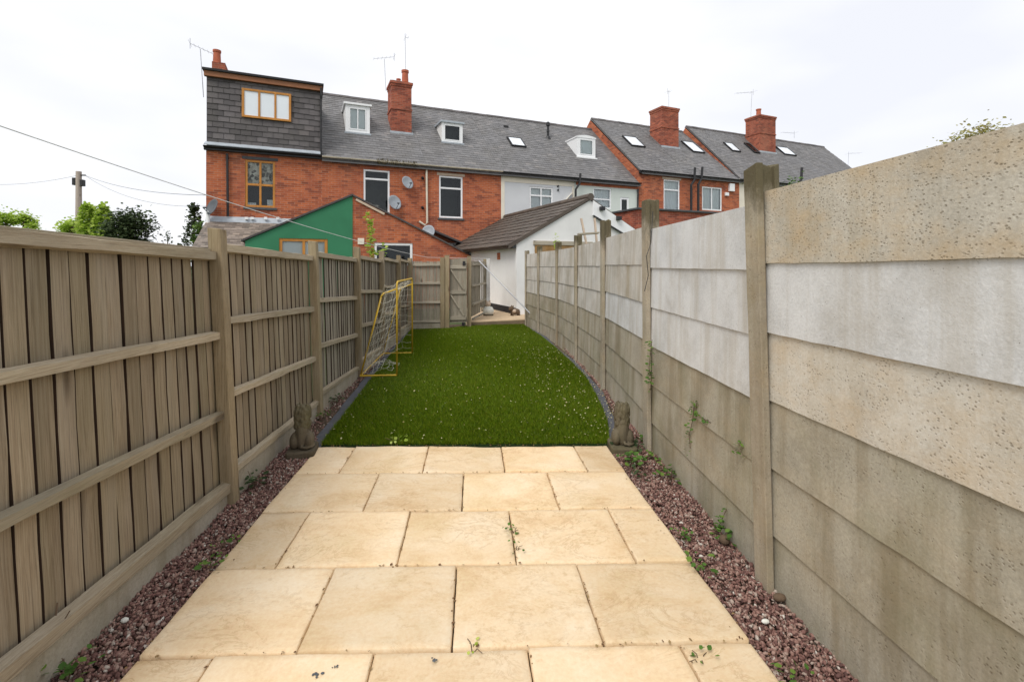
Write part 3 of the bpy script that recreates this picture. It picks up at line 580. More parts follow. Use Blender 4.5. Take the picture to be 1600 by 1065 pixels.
def window(house, off, R_, y, frame, vbars=(), hbars=(), fw=.07, set_in=.07, inside='room', sill=None, lintel=None, curtain=None, name='window', lab=None):
    a, b, c, d = R_; y1 = y+set_in
    m = MB(); th = .05
    m.box(a, a+fw, y1-th, y1, c, d).box(b-fw, b, y1-th, y1, c, d).box(a+fw, b-fw, y1-th, y1, d-fw, d).box(a+fw, b-fw, y1-th, y1, c, c+fw)
    for v in vbars: x = a+(b-a)*v; m.box(x-fw*.45, x+fw*.45, y1-th+.004, y1-.002, c+fw, d-fw)
    for h_ in hbars: z = d-(d-c)*h_; m.box(a+fw, b-fw, y1-th+.002, y1-.001, z-fw*.5, z+fw*.5)
    w_ = m.build(name, frame, house, off, bevel=.006, label=lab)
    MB().quad((a+.01, y1-.022, c+.01), (b-.01, y1-.022, c+.01), (b-.01, y1-.022, d-.01), (a+.01, y1-.022, d-.01)).build('pane', M['lit_blind' if inside == 'lit' else 'glass'], w_, off)
    if inside == 'lit': return w_
    r = MB(); D = .7; r.quad((a, y1+D, c), (b, y1+D, c), (b, y1+D, d), (a, y1+D, d)); r.quad((a, y1, c), (a, y1+D, c), (a, y1+D, d), (a, y1, d)); r.quad((b, y1, c), (b, y1, d), (b, y1+D, d), (b, y1+D, c)); r.quad((a, y1, d), (a, y1+D, d), (b, y1+D, d), (b, y1, d)); r.quad((a, y1, c), (b, y1, c), (b, y1+D, c), (a, y1+D, c))
    r.build('interior', M['room'], w_, off)
    if inside == 'blind': MB().quad((a, y1+.05, c), (b, y1+.05, c), (b, y1+.05, d), (a, y1+.05, d)).build('blind', M['blind'], w_, off)
    if curtain:
        for (u0, u1, v0, v1, mt) in curtain:
            m = MB(); n_ = 14
            for i in range(n_):
                x0, x1 = [a+(b-a)*(u0+(u1-u0)*k_/n_) for k_ in (i, i+1)]; q0, q1 = [.018*math.sin(k_*2.2) for k_ in (i, i+1)]
                m.quad((x0, y1+.06+q0, d-(d-c)*v1), (x1, y1+.06+q1, d-(d-c)*v1), (x1, y1+.06+q1, d-(d-c)*v0), (x0, y1+.06+q0, d-(d-c)*v0))
            m.build('curtain', M[mt], w_, off, smooth=True)
    if sill: MB().box(a-.05, b+.05, y-.05, y+.06, c-.085, c-.003).build('sill', M[sill], w_, off, bevel=.006)
    if lintel: MB().box(a-.09, b+.09, y-.012, y+.05, d+.012, d+.115).build('lintel', M[lintel], w_, off, bevel=.005)
    return w_
def slate_field(parent, off, s0, s1, z0, k, slope_len, mat, gauge=.19, wd_=.27, skip=(), y0=-.16, thick=.012, name='roof_slates', lift=.02):
    cosp = 1/math.sqrt(1+k*k); m = MB(); n_ = int(slope_len/gauge); ny, nz_ = -k*cosp, cosp
    for r in range(n_+1):
        d0 = r*gauge; d1 = min(d0+gauge*1.25, slope_len); x = s0 - (wd_/2 if r % 2 else 0)
        while x < s1-.01:
            xa, xb = max(x, s0)+.003, min(x+wd_, s1)-.003; x += wd_
            if xb-xa < .03: continue
            if any(a < (xa+xb)/2 < b and c < d0+gauge/2 < d for a, b, c, d in skip): continue
            j = random.gauss(0, .004); h0 = lift+thick+random.gauss(0, .003); h1 = lift
            def pt(xx_, dd, hh_): return (xx_, y0+dd*cosp+ny*hh_, z0+y0*k+dd*k*cosp+nz_*hh_)
            p = [pt(xa, d0+j, h0), pt(xb, d0+j, h0), pt(xb, d1, h1), pt(xa, d1, h1), pt(xa, d0+j, h0-thick), pt(xb, d0+j, h0-thick)]
            m.add(p, [(0, 1, 2, 3), (4, 5, 1, 0)])
    o = m.build(name, M[mat], parent, off); o['kind'] = 'stuff'; return o
def roof(house, off, s0, s1, ze, zr, wr, skip=(), gauge=.19, over0=0, over1=0):
    k = (zr-ze)/wr; cosp = 1/math.sqrt(1+k*k); y0 = -.16; a, b = s0-over0, s1+over1; t = .06
    m = MB(); m.prism([(a, y0, ze+y0*k), (a, wr, zr), (a, 2*wr+.16, ze-.16*k), (a, 2*wr+.16, ze-.16*k-t), (a, wr, zr-t*1.4), (a, y0, ze+y0*k-t)], (b-a, 0, 0))
    r = m.build('roof', M['slate'], house, off)
    slate_field(r, off, a, b, ze, k, (wr-y0)/cosp, 'slate', gauge, .26, skip)
    rt = MB(); n_ = max(2, int((b-a)/.42))
    for i in range(n_):
        x0, x1 = a+(b-a)*i/n_+.004, a+(b-a)*(i+1)/n_-.004; z = zr+random.gauss(0, .004)
        rt.prism([(x0, wr-.14, z-.06), (x0, wr-.07, z+.045), (x0, wr, z+.075), (x0, wr+.07, z+.045), (x0, wr+.14, z-.06)], (x1-x0, 0, 0))
    rt.build('ridge_tiles', M['slate_hung'], r, off)
    return r, k
def shell(house, off, s0, s1, ze, zr, wr, mat, depth=None):
    m = MB(); D = 2*wr; k = (zr-ze)/wr
    for x in (s0+.002, s1-.002): m.add([(x, .0, 0), (x, D, 0), (x, D, ze-.05), (x, wr, zr-.09), (x, .0, ze-.05)], [(0, 1, 2, 3, 4)])
    m.quad((s0, D, 0), (s1, D, 0), (s1, D, ze), (s0, D, ze)); return m.build('side_walls', M[mat], house, off)
def gutter(house, off, s0, s1, z, mat, y=-.2, r=.055):
    m = MB(); prof = [(y-r+r*math.cos(t)*-1+r, z+r*math.sin(t)*-1) for t in [0, .5, 1.05, 1.57, 2.1, 2.64, 3.14]]
    prof = [(y-r*math.cos(t), z-r*math.sin(t)) for t in [0, .5, 1.05, 1.57, 2.1, 2.64, 3.14]]
    m.prism([(s0, a, b) for a, b in prof], (s1-s0, 0, 0)); m.build('gutter', M[mat], house, off)
    MB().box(s0, s1, -.13, -.004, z-.12, z+.02).build('fascia_board', M['black'] if mat == 'black' else M['stone_sill'], house, off)
def chimney(house, off, pxl, pxr, pyb, pyt, z0, k, dep, pots=(), mat='brick_dark', band=.45, name='chimney'):
    a = hroof(pxl, pyb, z0, k); b = hroof(pxr, pyb, z0, k); y = (a[1]+b[1])/2; x0, x1 = a[0], b[0]; zt = hy((pxl+pxr)/2, pyt, y)[2]; zb = z0+k*y-.1
    m = MB().box(x0, x1, y, y+dep, zb, zt-.20); zc = zb + (zt-zb)*(1-band)
    m.box(x0-.03, x1+.03, y-.03, y+dep+.03, zc, zc+.07); m.box(x0-.025, x1+.025, y-.025, y+dep+.025, zt-.20, zt-.10); m.box(x0-.055, x1+.055, y-.055, y+dep+.055, zt-.10, zt)
    c = m.build(name, M[mat], house, off)
    MB().box(x0-.06, x1+.06, y-.07, y+.0, zb-.02, zb+.17).build('flashing', M['lead'], c, off)
    MB().box(x0+.05, x1-.05, y+.05, y+dep-.05, zt, zt+.05).build('flaunching', M['mortar'], c, off)
    for (u, v, r, h_, mt) in pots:
        MB().lathe([(r*1.05, 0), (r*1.1, .04), (r*.9, .06), (r*.82, h_*.8), (r*1.0, h_*.83), (r*1.0, h_), (r*.7, h_), (r*.68, h_-.1)], (x0+(x1-x0)*u, y+dep*v, zt+.03), 14).build('chimney_pot', M[mt], c, off, smooth=False)
    return c, (x0, x1, y, zt)
def skylight(house, off, p, z0, k, mat='blind', name='skylight'):
    a = hroof(p[0], p[1], z0, k); b = hroof(p[2], p[3], z0, k); x0, x1 = a[0], b[0]; cosp = 1/math.sqrt(1+k*k); n_ = Vector((0, -k*cosp, cosp)); up = Vector((0, cosp, k*cosp))
    if x1-x0 < .45: x1 = x0+.5
    base = Vector((x0, b[1], z0+k*b[1])); L = (a[1]-b[1])/cosp; W = x1-x0; X = Vector((1, 0, 0)); f_ = .06; m = MB()
    def bx(u0, u1, v0, v1, h0, h1): m.hexa([base+X*u+up*v+n_*h for h, (u, v) in [(h0, c) for c in ((u0, v0), (u1, v0), (u1, v1), (u0, v1))] + [(h1, c) for c in ((u0, v0), (u1, v0), (u1, v1), (u0, v1))]])
    bx(0, W, 0, f_, .0, .11); bx(0, W, L-f_, L, .0, .11); bx(0, f_, f_, L-f_, .0, .11); bx(W-f_, W, f_, L-f_, .0, .11)
    s = m.build(name, M['black'], house, off); m = MB(); bx(f_, W-f_, f_, L-f_, .03, .05); m.build('blind', M[mat], s, off)  # pale blind added for the white look of reflected sky
    m = MB(); bx(f_, W-f_, f_, L-f_, .075, .095); m.build('pane', M['lit_blind' if mat == 'blind' else 'glass'], s, off); return s  # pale panes have the sky reflection painted into their colour
def dormer(house, off, pxl, pyt, pxr, pyb, z0, k, frame='upvc', arch=False, top='lead', fw=.14, cheek='render_white', curtain=None, blind=None):
    a = hroof(pxl, pyb, z0, k); b = hroof(pxr, pyb, z0, k); y = (a[1]+b[1])/2; x0, x1 = a[0], b[0]; zt = hy((pxl+pxr)/2, pyt, y)[2]; zb = z0+k*y+.02; yb = (zt-z0)/k
    m = MB().box(x0, x0+fw, y-.01, y+.03, zb, zt-.05).box(x1-fw, x1, y-.01, y+.03, zb, zt-.05).box(x0+fw, x1-fw, y-.01, y+.03, zt-.05-fw*.8, zt-.05).box(x0+fw, x1-fw, y-.01, y+.03, zb, zb+fw*.9)
    d = m.build('dormer', M[frame], house, off, bevel=.005)
    for x in (x0, x1-.04): MB().prism([(x, y+.032, zb), (x, y+.032, zt-.03), (x, yb-.02, zt-.03)], (.04, 0, 0)).build('cheek', M[cheek], d, off)
    if arch:
        prof = [(x0-.03+(x1-x0+.06)*t, zt-.04+.09*math.sin(math.pi*t)) for t in [i/8 for i in range(9)]]; MB().prism([(x, y-.03, z) for x, z in [(x0-.03, zt-.10)]+prof+[(x1+.03, zt-.10)]], (0, yb-y+.1, 0)).build('dormer_roof', M[frame], d, off)
    else: MB().hexa([(x0-.07, y-.08, zt-.05), (x1+.07, y-.08, zt-.05), (x1+.07, yb+.1, zt-.02), (x0-.07, yb+.1, zt-.02), (x0-.07, y-.08, zt+.03), (x1+.07, y-.08, zt+.03), (x1+.07, yb+.12, zt+.06), (x0-.07, yb+.12, zt+.06)]).build('dormer_roof', M[top], d, off)
    R_ = (x0+.01, x1-.01, zb, zt-.06)
    a_, b_, c_, e_ = x0+fw, x1-fw, zb+fw*.9, zt-.05-fw*.8; m2 = MB()
    f_ = .045
    m2.box(a_, a_+f_, y-.02, y+.02, c_, e_).box(b_-f_, b_, y-.02, y+.02, c_, e_).box(a_+f_, b_-f_, y-.02, y+.02, e_-f_, e_).box(a_+f_, b_-f_, y-.02, y+.02, c_, c_+f_)
    if curtain: m2.box((a_+b_)/2-.02, (a_+b_)/2+.02, y-.021, y+.02, c_+f_, e_-f_)
    m2.build('window_frame', M['upvc'], d, off)
    MB().quad((a_, y+.01, c_), (b_, y+.01, c_), (b_, y+.01, e_), (a_, y+.01, e_)).build('pane', M['glass'], d, off)
    MB().box(a_, b_, y+.25 if not (curtain or blind) else y+.05, y+.28, c_, e_).build('blind' if (curtain or blind) else 'interior', M['blind' if (curtain or blind) else 'room'], d, off)
    MB().box(x0-.04, x1+.04, y-.12, y+.0, zb-.07, zb+.0).build('apron_flashing', M['lead' if not arch else 'upvc'], d, off)
    return d
def pipe(house, off, pts, mat, r=.04, y=-.07, name='downpipe'):
    q_ = [hy(px, py, y) for px, py in pts]; return MB().tube(q_, r, 8).build(name, M[mat], house, off)

WR = 4.2; ZE, ZR = 5.47, 9.15; KA = (ZR-ZE)/WR
SB = [0, 3.61, 7.47, 10.68, 14.26, 17.88]
# --- house with the slate-hung box dormer
s0, s1 = SB[0], SB[1]; off = (s0, 0, 0)
h1 = house_root(s0, 'end brick house with slate-hung box dormer and amber timber windows')
r1 = rect(383, 249, 430, 323)
front_wall([r1], s0, s1, 0, ZE).build('wall', M['brick'], h1, off)
m = MB(); 
for x in (s0+.002, s1-.002): m.add([(x, 0, 0), (x, 2*WR, 0), (x, 2*WR, ZE), (x, WR, ZR-.1), (x, WR*.95, ZR-.2), (x, 0, ZE)], [(0, 1, 2, 3, 4, 5)])
m.quad((s0, 2*WR, 0), (s1, 2*WR, 0), (s1, 2*WR, ZE), (s0, 2*WR, ZE)); m.build('side_walls', M['brick_dark'], h1, off)
MB().hexa([(s0, WR, ZR-.12), (s1, WR, ZR-.12), (s1, 2*WR+.1, ZE-.1), (s0, 2*WR+.1, ZE-.1), (s0, WR, ZR), (s1, WR, ZR), (s1, 2*WR+.1, ZE), (s0, 2*WR+.1, ZE)]).build('roof', M['slate'], h1, off)
window(h1, off, r1, 0, M['amber'], (.5,), (.52,), fw=.075, sill='stone_sill', lintel='stone_sill', curtain=[(0.02, .98, .02, .5, 'curtain'), (.0, .35, .9, 1, 'blind'), (.72, .98, .82, 1, 'blind')])
ZD0, ZD1 = 5.60, 8.05; yd = .06
wd1 = rect(378, 138, 455, 183, yd)
dm = MB().box(s0+.0, s1, yd+.03, 3.6, ZD0-.2, ZD1-.06); dm_o = dm.build('box_dormer', M['slate_hung'], h1, off)
# window niche of the dormer sits proud; slates one by one around it
gx, gz = .335, .195; rows = int((ZD1-.26-ZD0)/gz)+1
sl_me = {}
for r in range(rows):
    x = s0 - (gx/2 if r % 2 else 0)
    while x < s1-.02:
        xa, xb = max(x, s0+.0)+.006, min(x+gx, s1)-.006; x += gx
        if xb-xa < .05: continue
        za = ZD0+r*gz; zb = min(za+gz*1.12, ZD1-.22)
        if zb-za < .05: continue
        cx, cz = (xa+xb)/2, (za+zb)/2
        if wd1[0]-.12 < cx < wd1[1]+.12 and wd1[2]-.02 < cz < wd1[3]+.02:
            if cx < wd1[0]: xb = min(xb, wd1[0]-.004)
            elif cx > wd1[1]: xa = max(xa, wd1[1]+.004)
            else: continue
        zj = random.gauss(0, .007); t = .014
        MB().hexa([(xa, yd-.012, za+zj), (xb, yd-.012, za+zj), (xb, yd+.004, za+zj), (xa, yd+.004, za+zj), (xa, yd+.012, zb), (xb, yd+.012, zb), (xb, yd+.026, zb), (xa, yd+.026, zb)]).build('slate', M['slate_hung'], dm_o, off)
wo_ = window(h1, off, wd1, yd-.09, M['amber'], (.345, .672), (), fw=.075, set_in=.075, inside='lit')
wo_.parent = h1
MB().box(s0-.06, s1+.02, yd-.10, yd+.05, ZD1-.20, ZD1-.03).build('fascia', M['fascia'], h1, off); MB().box(s0-.10, s1+.06, yd-.17, 3.9, ZD1-.03, ZD1+.05).build('flat_roof', M['bitumen'], h1, off, bevel=.01)
MB().tube([(s1-.03, yd-.12, ZD1-.1), (s1-.03, yd-.1, ZD1-.35), (s1-.03, yd-.06, ZD1-.5), (s1-.03, yd-.06, ZD0)], .035, 8).build('downpipe', M['black'], h1, off)
MB().hexa([(s0-.03, -.24, ZE+.02), (s1-.05, -.24, ZE+.02), (s1-.05, .08, ZE+.16), (s0-.03, .08, ZE+.16), (s0-.03, -.24, ZE+.05), (s1-.05, -.24, ZE+.05), (s1-.05, .05, ZE+.19), (s0-.03, .05, ZE+.19)]).build('lead_apron', M['lead'], h1, off)
gutter(h1, off, s0-.05, s1, ZE+.0, 'black')
pipe(h1, off, [(355, 240), (356, 338)], 'black', .038)
c = hy(341, 110, 3.4); MB().box(hy(331, 97, .9)[0], hy(352, 97, .9)[0], .9, 1.6, 7.5, hy(340, 97, .9)[2]).build('chimney', M['brick_dark'], h1, off)
zc = hy(340, 97, .9)[2]; MB().lathe([(.15, 0), (.15, .05), (.13, .08), (.115, .42), (.135, .45), (.135, .52), (.1, .52)], (hy(339, 97, 1.2)[0], 1.2, zc), 14).build('chimney_pot', M['pot'], h1, off)
# lean-to with old tiles under the first floor
zt_, zb_ = hy(335, 345, 0)[2], 2.0; yl = -2.3; k_l = (zt_-zb_)/2.3
ln1 = MB().prism([(.02, -.005, zt_), (.02, yl, zb_), (.02, yl, zb_-.08), (.02, -.005, zt_-.1)], (3.2, 0, 0)).build('lean_to_roof', M['old_tile'], h1, off)
slate_field(ln1, off, .02, 3.22, zt_, k_l, 2.3*math.sqrt(1+k_l**2), 'old_tile', .16, .2, y0=yl)
MB().box(.1, 3.2, yl+.2, -.01, 0, zb_-.05).build('lean_to_wall', M['brick_dark'], h1, off)
MB().hexa([(0, -.16, zt_-.04), (3.2, -.16, zt_-.04), (3.2, -.006, zt_+.0), (0, -.006, zt_+.0), (0, -.15, zt_-.01), (3.2, -.15, zt_-.01), (3.2, -.004, zt_+.16), (0, -.004, zt_+.16)]).build('flashing', M['lead'], h1, off)
for px in (385, 394, 415, 434): 
    p = hy(px, 341, -.2); MB().box(p[0]-.05, p[0]+.05, -.2, -.1, p[2]-.04, p[2]+.045).build('loose_block', M['upvc'], h1, off, bevel=.006)

# --- second house
s0, s1 = SB[1], SB[2]; off = (s0, 0, 0)
h2 = house_root(s0, 'brick house with white dormer and mossy gutter beside the big chimney')
r2 = rect(568, 264, 609, 332); front_wall([r2], s0, s1, 0, ZE).build('wall', M['brick'], h2, off); shell(h2, off, s0, s1, ZE, ZR, WR, 'brick_dark')
window(h2, off, r2, 0, M['upvc'], (), (.215,), sill='upvc', curtain=[(.1, .3, .82, 1, 'blind'), (.42, .62, .8, .95, 'curtain')])
ro, k = roof(h2, off, s0, s1, ZE, ZR, WR); dormer(h2, off, 540, 163, 577.5, 209, ZE, KA, curtain=True, top='upvc')
gutter(h2, off, s0, s1, ZE-.02, 'pipe_cream')
chimney(h2, off, 612, 642.5, 209, 128, ZE, KA, .95, [(.72, .2, .16, .55, 'pot'), (.45, .5, .1, .25, 'pot')], band=.52)
m = MB()
for _ in range(420):
    x = random.uniform(hy(588, 258, -.2)[0], hy(652, 262, -.2)[0]); y = -.2+random.gauss(0, .05); z = ZE-.02+random.uniform(-.1, .06); a = random.uniform(0, 6.28); l_ = random.uniform(.05, .13)
    dx, dz_ = math.cos(a)*.5, random.uniform(-1, .9); p = Vector((x, y, z)); q_ = p+Vector((dx, random.uniform(-.5, .2), dz_))*l_; s_ = Vector((.014, .01, 0)); m.quad(p-s_, p+s_, q_)
m.build('gutter_moss', M['leaf_dry'], h2, off)['kind'] = 'stuff'
# green-painted extension, half of a gable, the other half brick belongs to the next house
ye = -2.6; apx = hy(551, 306, ye); lft = hy(383, 376, ye); rgt = hy(724, 394, ye)
kl = (apx[2]-lft[2])/(apx[0]-lft[0]); kr = (apx[2]-rgt[2])/(rgt[0]-apx[0])
gw = rect(436, 372, 512, 402, ye)
ex = thing('green_extension', 'green painted gable extension with amber framed window behind the timber fence', 'extension', hw(lft[0], ye, 0), HROT); off = (lft[0], ye, 0)
m = MB().add([(lft[0], ye, 0), (gw[0], ye, 0), (gw[0], ye, lft[2]+kl*(gw[0]-lft[0])), (lft[0], ye, lft[2])], [(0, 1, 2, 3)])
m.add([(gw[1], ye, 0), (apx[0], ye, 0), (apx[0], ye, apx[2]), (gw[1], ye, lft[2]+kl*(gw[1]-lft[0]))], [(0, 1, 2, 3)])
m.add([(gw[0], ye, gw[3]), (gw[1], ye, gw[3]), (gw[1], ye, lft[2]+kl*(gw[1]-lft[0])), (gw[0], ye, lft[2]+kl*(gw[0]-lft[0]))], [(0, 1, 2, 3)])
m.quad((gw[0], ye, 0), (gw[1], ye, 0), (gw[1], ye, gw[2]), (gw[0], ye, gw[2]))
m.quad((lft[0], ye, 0), (lft[0], ye, lft[2]), (lft[0], -.01, lft[2]), (lft[0], -.01, 0)); m.build('wall', M['green_paint'], ex, off)
MB().hexa([(lft[0]-.1, ye-.05, lft[2]-.03), (apx[0], ye-.05, apx[2]+.01), (apx[0], -.01, apx[2]+.01), (lft[0]-.1, -.01, lft[2]-.03), (lft[0]-.1, ye-.05, lft[2]+.03), (apx[0], ye-.05, apx[2]+.07), (apx[0], -.01, apx[2]+.07), (lft[0]-.1, -.01, lft[2]+.03)]).build('roof', M['slate_hung'], ex, off)
window(ex, off, gw, ye, M['amber'], (.5,), (), fw=.09, inside='blind')
ex2 = thing('brick_extension', 'low brick extension with sloping verge beside the green gable', 'extension', hw(apx[0], ye, 0), HROT); off = (apx[0], ye, 0)
bw = rect(585, 379, 645, 415, ye); zz = lambda x: apx[2]-kr*(x-apx[0])
m = MB(); e_ = rgt[0]+.6
for xa, xb, za in ((apx[0], bw[0], 0), (bw[1], e_, 0), (bw[0], bw[1], bw[3])): m.quad((xa, ye+.02, za), (xb, ye+.02, za), (xb, ye+.02, max(zz(xb), za+.01)), (xa, ye+.02, zz(xa)))
m.quad((bw[0], ye+.02, 0), (bw[1], ye+.02, 0), (bw[1], ye+.02, bw[2]), (bw[0], ye+.02, bw[2])); m.quad((e_, ye+.02, 0), (e_, -.01, 0), (e_, -.01, zz(e_)), (e_, ye+.02, zz(e_))); m.build('wall', M['brick'], ex2, off)
MB().hexa([(apx[0], ye-.04, apx[2]+.0), (e_+.1, ye-.04, zz(e_+.1)), (e_+.1, -.01, zz(e_+.1)), (apx[0], -.01, apx[2]), (apx[0], ye-.04, apx[2]+.055), (e_+.1, ye-.04, zz(e_+.1)+.055), (e_+.1, -.01, zz(e_+.1)+.055), (apx[0], -.01, apx[2]+.055)]).build('roof', M['slate_hung'], ex2, off)
MB().bar((apx[0]+.1, ye-.012, apx[2]-.11), (apx[0]+1.0, ye-.012, zz(apx[0]+1.0)-.07), .03, .07).build('pale_verge', M['lintel'], ex2, off)
window(ex2, off, bw, ye+.02, M['upvc'], (), (), fw=.08)
p = hy(564, 377, ye); MB().box(p[0]-.1, p[0]+.1, ye-.02, ye+.015, p[2]-.1, p[2]+.1).build('vent_plate', M['cream'], ex2, off, bevel=.008)

# --- third house
s0, s1 = SB[2], SB[3]; off = (s0, 0, 0)
h3 = house_root(s0, 'brick house with grey-roofed dormer and tall white sash window')
r3 = rect(686, 274, 723, 340); r3b = rect(688, 379, 724, 400)
front_wall([r3, r3b], s0, s1, 0, ZE).build('wall', M['brick'], h3, off); shell(h3, off, s0, s1, ZE, ZR, WR, 'brick_dark'); roof(h3, off, s0, s1, ZE, ZR, WR)
window(h3, off, r3, 0, M['upvc'], (), (.29,), sill='stone_sill', lintel='lintel'); window(h3, off, r3b, 0, M['upvc'], (), (), fw=.08)
dormer(h3, off, 691, 191, 722, 224, ZE, KA, fw=.1); gutter(h3, off, s0, s1, ZE-.02, 'pipe_cream')
pipe(h3, off, [(666.5, 262), (667.5, 348), (664, 352), (655, 346)], 'pipe_cream', .04)
a, b = hy(672, 358, -.6), hy(738, 386, -.6); MB().hexa([(a[0], -.75, a[2]-.05), (b[0], -.75, b[2]-.05), (b[0], -.01, b[2]-.0), (a[0], -.01, a[2]), (a[0], -.75, a[2]+.02), (b[0], -.75, b[2]+.02), (b[0], -.01, b[2]+.08), (a[0], -.01, a[2]+.08)]).build('canopy', M['slate_hung'], h3, off)
for px, py in ((660, 278), (660, 324)): p = hy(px, py, -.02); MB().tube([(p[0], .0, p[2]), (p[0], -.05, p[2])], .055, 10).tube([(p[0], -.05, p[2]), (p[0], -.12, p[2]-.05)], .05, 10).build('vent', M['black'], h2, (SB[1], 0, 0))

# --- fourth house, rendered
s0, s1 = SB[3], SB[4]; off = (s0, 0, 0)
h4 = house_root(s0, 'pale grey rendered house with cream borders behind the outbuilding')
r4 = rect(827.5, 291, 864, 340); front_wall([r4], s0, s1, 0, ZE).build('wall', M['render_grey'], h4, off); shell(h4, off, s0, s1, ZE, ZR, WR, 'brick_dark'); roof(h4, off, s0, s1, ZE, ZR, WR)
window(h4, off, r4, 0, M['upvc'], (.5,), (.28,), fw=.07, inside='blind')
MB().box(s0, s0+.16, -.014, -.001, 0, ZE-.18).box(s0+.16, s1-.1, -.013, -.001, ZE-.42, ZE-.18).box(s1-.1, s1, -.014, -.001, 0, ZE-.18).bar((s1-.12, -.006, ZE-.7), (s1-1.3, -.006, ZE-1.9), .01, .16, (0, -1, 0)).build('cream_border', M['cream'], h4, off)
gutter(h4, off, s0, s1, ZE-.03, 'black'); skylight(h4, off, (791, 216, 822, 232), ZE, KA)
for py in (291, 297): p = hy(872, py, -.02); MB().tube([(p[0], 0, p[2]), (p[0], -.05, p[2])], .045, 8).build('vent', M['black'], h4, off)
p = hroof(857, 217, ZE, KA); MB().lathe([(.17, 0), (.14, .12), (.11, .2), (.06, .25), (.06, .42), (.075, .43), (.075, .5), (.06, .52), (.055, .72), (.1, .76), (.1, .9), (.06, .95)], (p[0], p[1]+.05, p[2]-.08), 12).build('flue', M['black'], h4, off, smooth=False)
p = hroof(790, 199, ZE, KA); MB().box(p[0]-.12, p[0]+.12, p[1]-.1, p[1]+.06, p[2]-.02, p[2]+.07).build('roof_vent', M['black'], h4, off)

# --- fifth house, pale green
s0, s1 = SB[4], SB[5]; off = (s0, 0, 0)
h5 = house_root(s0, 'pale green rendered house with arched white dormer')
r5, r5b = rect(927, 293, 955, 325), rect(969, 308, 983, 338); front_wall([r5, r5b], s0, s1, 0, ZE).build('wall', M['render_green'], h5, off); shell(h5, off, s0, s1, ZE, ZR, WR, 'brick_dark'); roof(h5, off, s0, s1, ZE, ZR, WR)
window(h5, off, r5, 0, M['upvc'], (), (.55,), fw=.06, inside='room', curtain=[(.0, .98, .05, .98, 'blind')]); window(h5, off, r5b, 0, M['upvc'], (), (), fw=.1)
dormer(h5, off, 902.7, 213, 929, 247, ZE, KA, arch=True, cheek='upvc', blind=True); gutter(h5, off, s0, s1, ZE-.03, 'black')
MB().box(s0+.1, s1-.02, -.02, -.002, ZE-.32, ZE-.13).build('brick_band', M['brick'], h5, off)
pipe(h5, off, [(907, 271), (905.5, 287), (899.5, 296), (899.5, 322)], 'black', .05, -.26, 'soil_pipe'); pipe(h5, off, [(997, 295), (996, 345)], 'black', .04)

# --- stepped-up brick pair
ZE6, ZR6, W6 = 6.10, 9.80, 4.3; K6 = (ZR6-ZE6)/W6; S6 = [17.88, 21.1, 24.57]
s0, s1 = S6[0], S6[1]; off = (s0, 0, 0)
h6 = house_root(s0, 'taller brick house with exposed gable edge and one roof window')
r6 = rect(1037, 280, 1062, 333); front_wall([r6], s0, s1, 0, ZE6).build('wall', M['brick'], h6, off); shell(h6, off, s0, s1, ZE6, ZR6, W6, 'brick'); roof(h6, off, s0+.08, s1, ZE6, ZR6, W6)
window(h6, off, r6, 0, M['upvc'], (), (.3,), fw=.07, curtain=[(0, 1, 0, 1, 'blind')], sill='upvc', lintel='lintel'); gutter(h6, off, s0, s1, ZE6-.03, 'black'); skylight(h6, off, (971, 214, 1008, 232), ZE6, K6)
chimney(h6, off, 1036, 1058.5, 231, 168, ZE6, K6, 1.0, [(.5, .5, .1, .12, 'mortar')], band=.5)
s0, s1 = S6[1], S6[2]; off = (s0, 0, 0)
h7 = house_root(s0, 'brick house with two black soil pipes and an open roof window')
r7 = rect(1097, 291, 1128, 328); front_wall([r7], s0, s1, 0, ZE6).build('wall', M['brick'], h7, off); shell(h7, off, s0, s1, ZE6, ZR6, W6, 'brick'); roof(h7, off, s0, s1, ZE6, ZR6, W6)
window(h7, off, r7, 0, M['upvc'], (.5,), (), fw=.07, curtain=[(0, 1, 0, 1, 'blind')]); gutter(h7, off, s0, s1, ZE6-.03, 'black'); skylight(h7, off, (1063, 222, 1101, 241), ZE6, K6)
pipe(h7, off, [(1086, 262), (1085, 281), (1080, 289), (1080, 335)], 'black', .06, -.28, 'soil_pipe'); pipe(h7, off, [(1097.5, 261), (1096, 280), (1091, 288), (1091, 332)], 'black', .06, -.28, 'soil_pipe')
a = rect(1138, 287, 1145.5, 299); MB().box(a[0], a[1], -.12, -.003, a[2], a[3]).build('vent_box', M['upvc'], h7, off, bevel=.01)
a = rect(1132, 301, 1137, 306); MB().box(a[0], a[1], -.1, -.003, a[2], a[3]).build('vent_box', M['upvc'], h7, off, bevel=.01)
# --- far pair
ZE8, ZR8, W8 = 6.15, 10.05, 4.0; K8 = (ZR8-ZE8)/W8; S9 = hy(1285, 222, W8)[0]; SM = (24.57+S9)/2
s0, s1 = 24.57, SM; off = (s0, 0, 0)
h8 = house_root(s0, 'far cream house with two small roof windows left of its chimney')
r8 = rect(1256, 289, 1275, 302); front_wall([r8] if s0 < r8[0] < s1-1.2 else [], s0, s1, 0, ZE8).build('wall', M['cream'], h8, off); shell(h8, off, s0, s1, ZE8, ZR8, W8, 'brick'); roof(h8, off, s0+.08, s1, ZE8, ZR8, W8)
gutter(h8, off, s0, s1, ZE8-.03, 'black'); skylight(h8, off, (1129, 224, 1157, 239), ZE8, K8); skylight(h8, off, (1161, 225, 1187, 241), ZE8, K8, 'room')
chimney(h8, off, 1189, 1210, 239, 181, ZE8, K8, 1.05, [(.2, .3, .16, .42, 'pot'), (.5, .5, .12, .15, 'mortar'), (.8, .5, .1, .1, 'mortar')], band=.48)
if s0 < r8[0] < s1-1.2: window(h8, off, r8, 0, M['upvc'], (.5,), (), fw=.08)
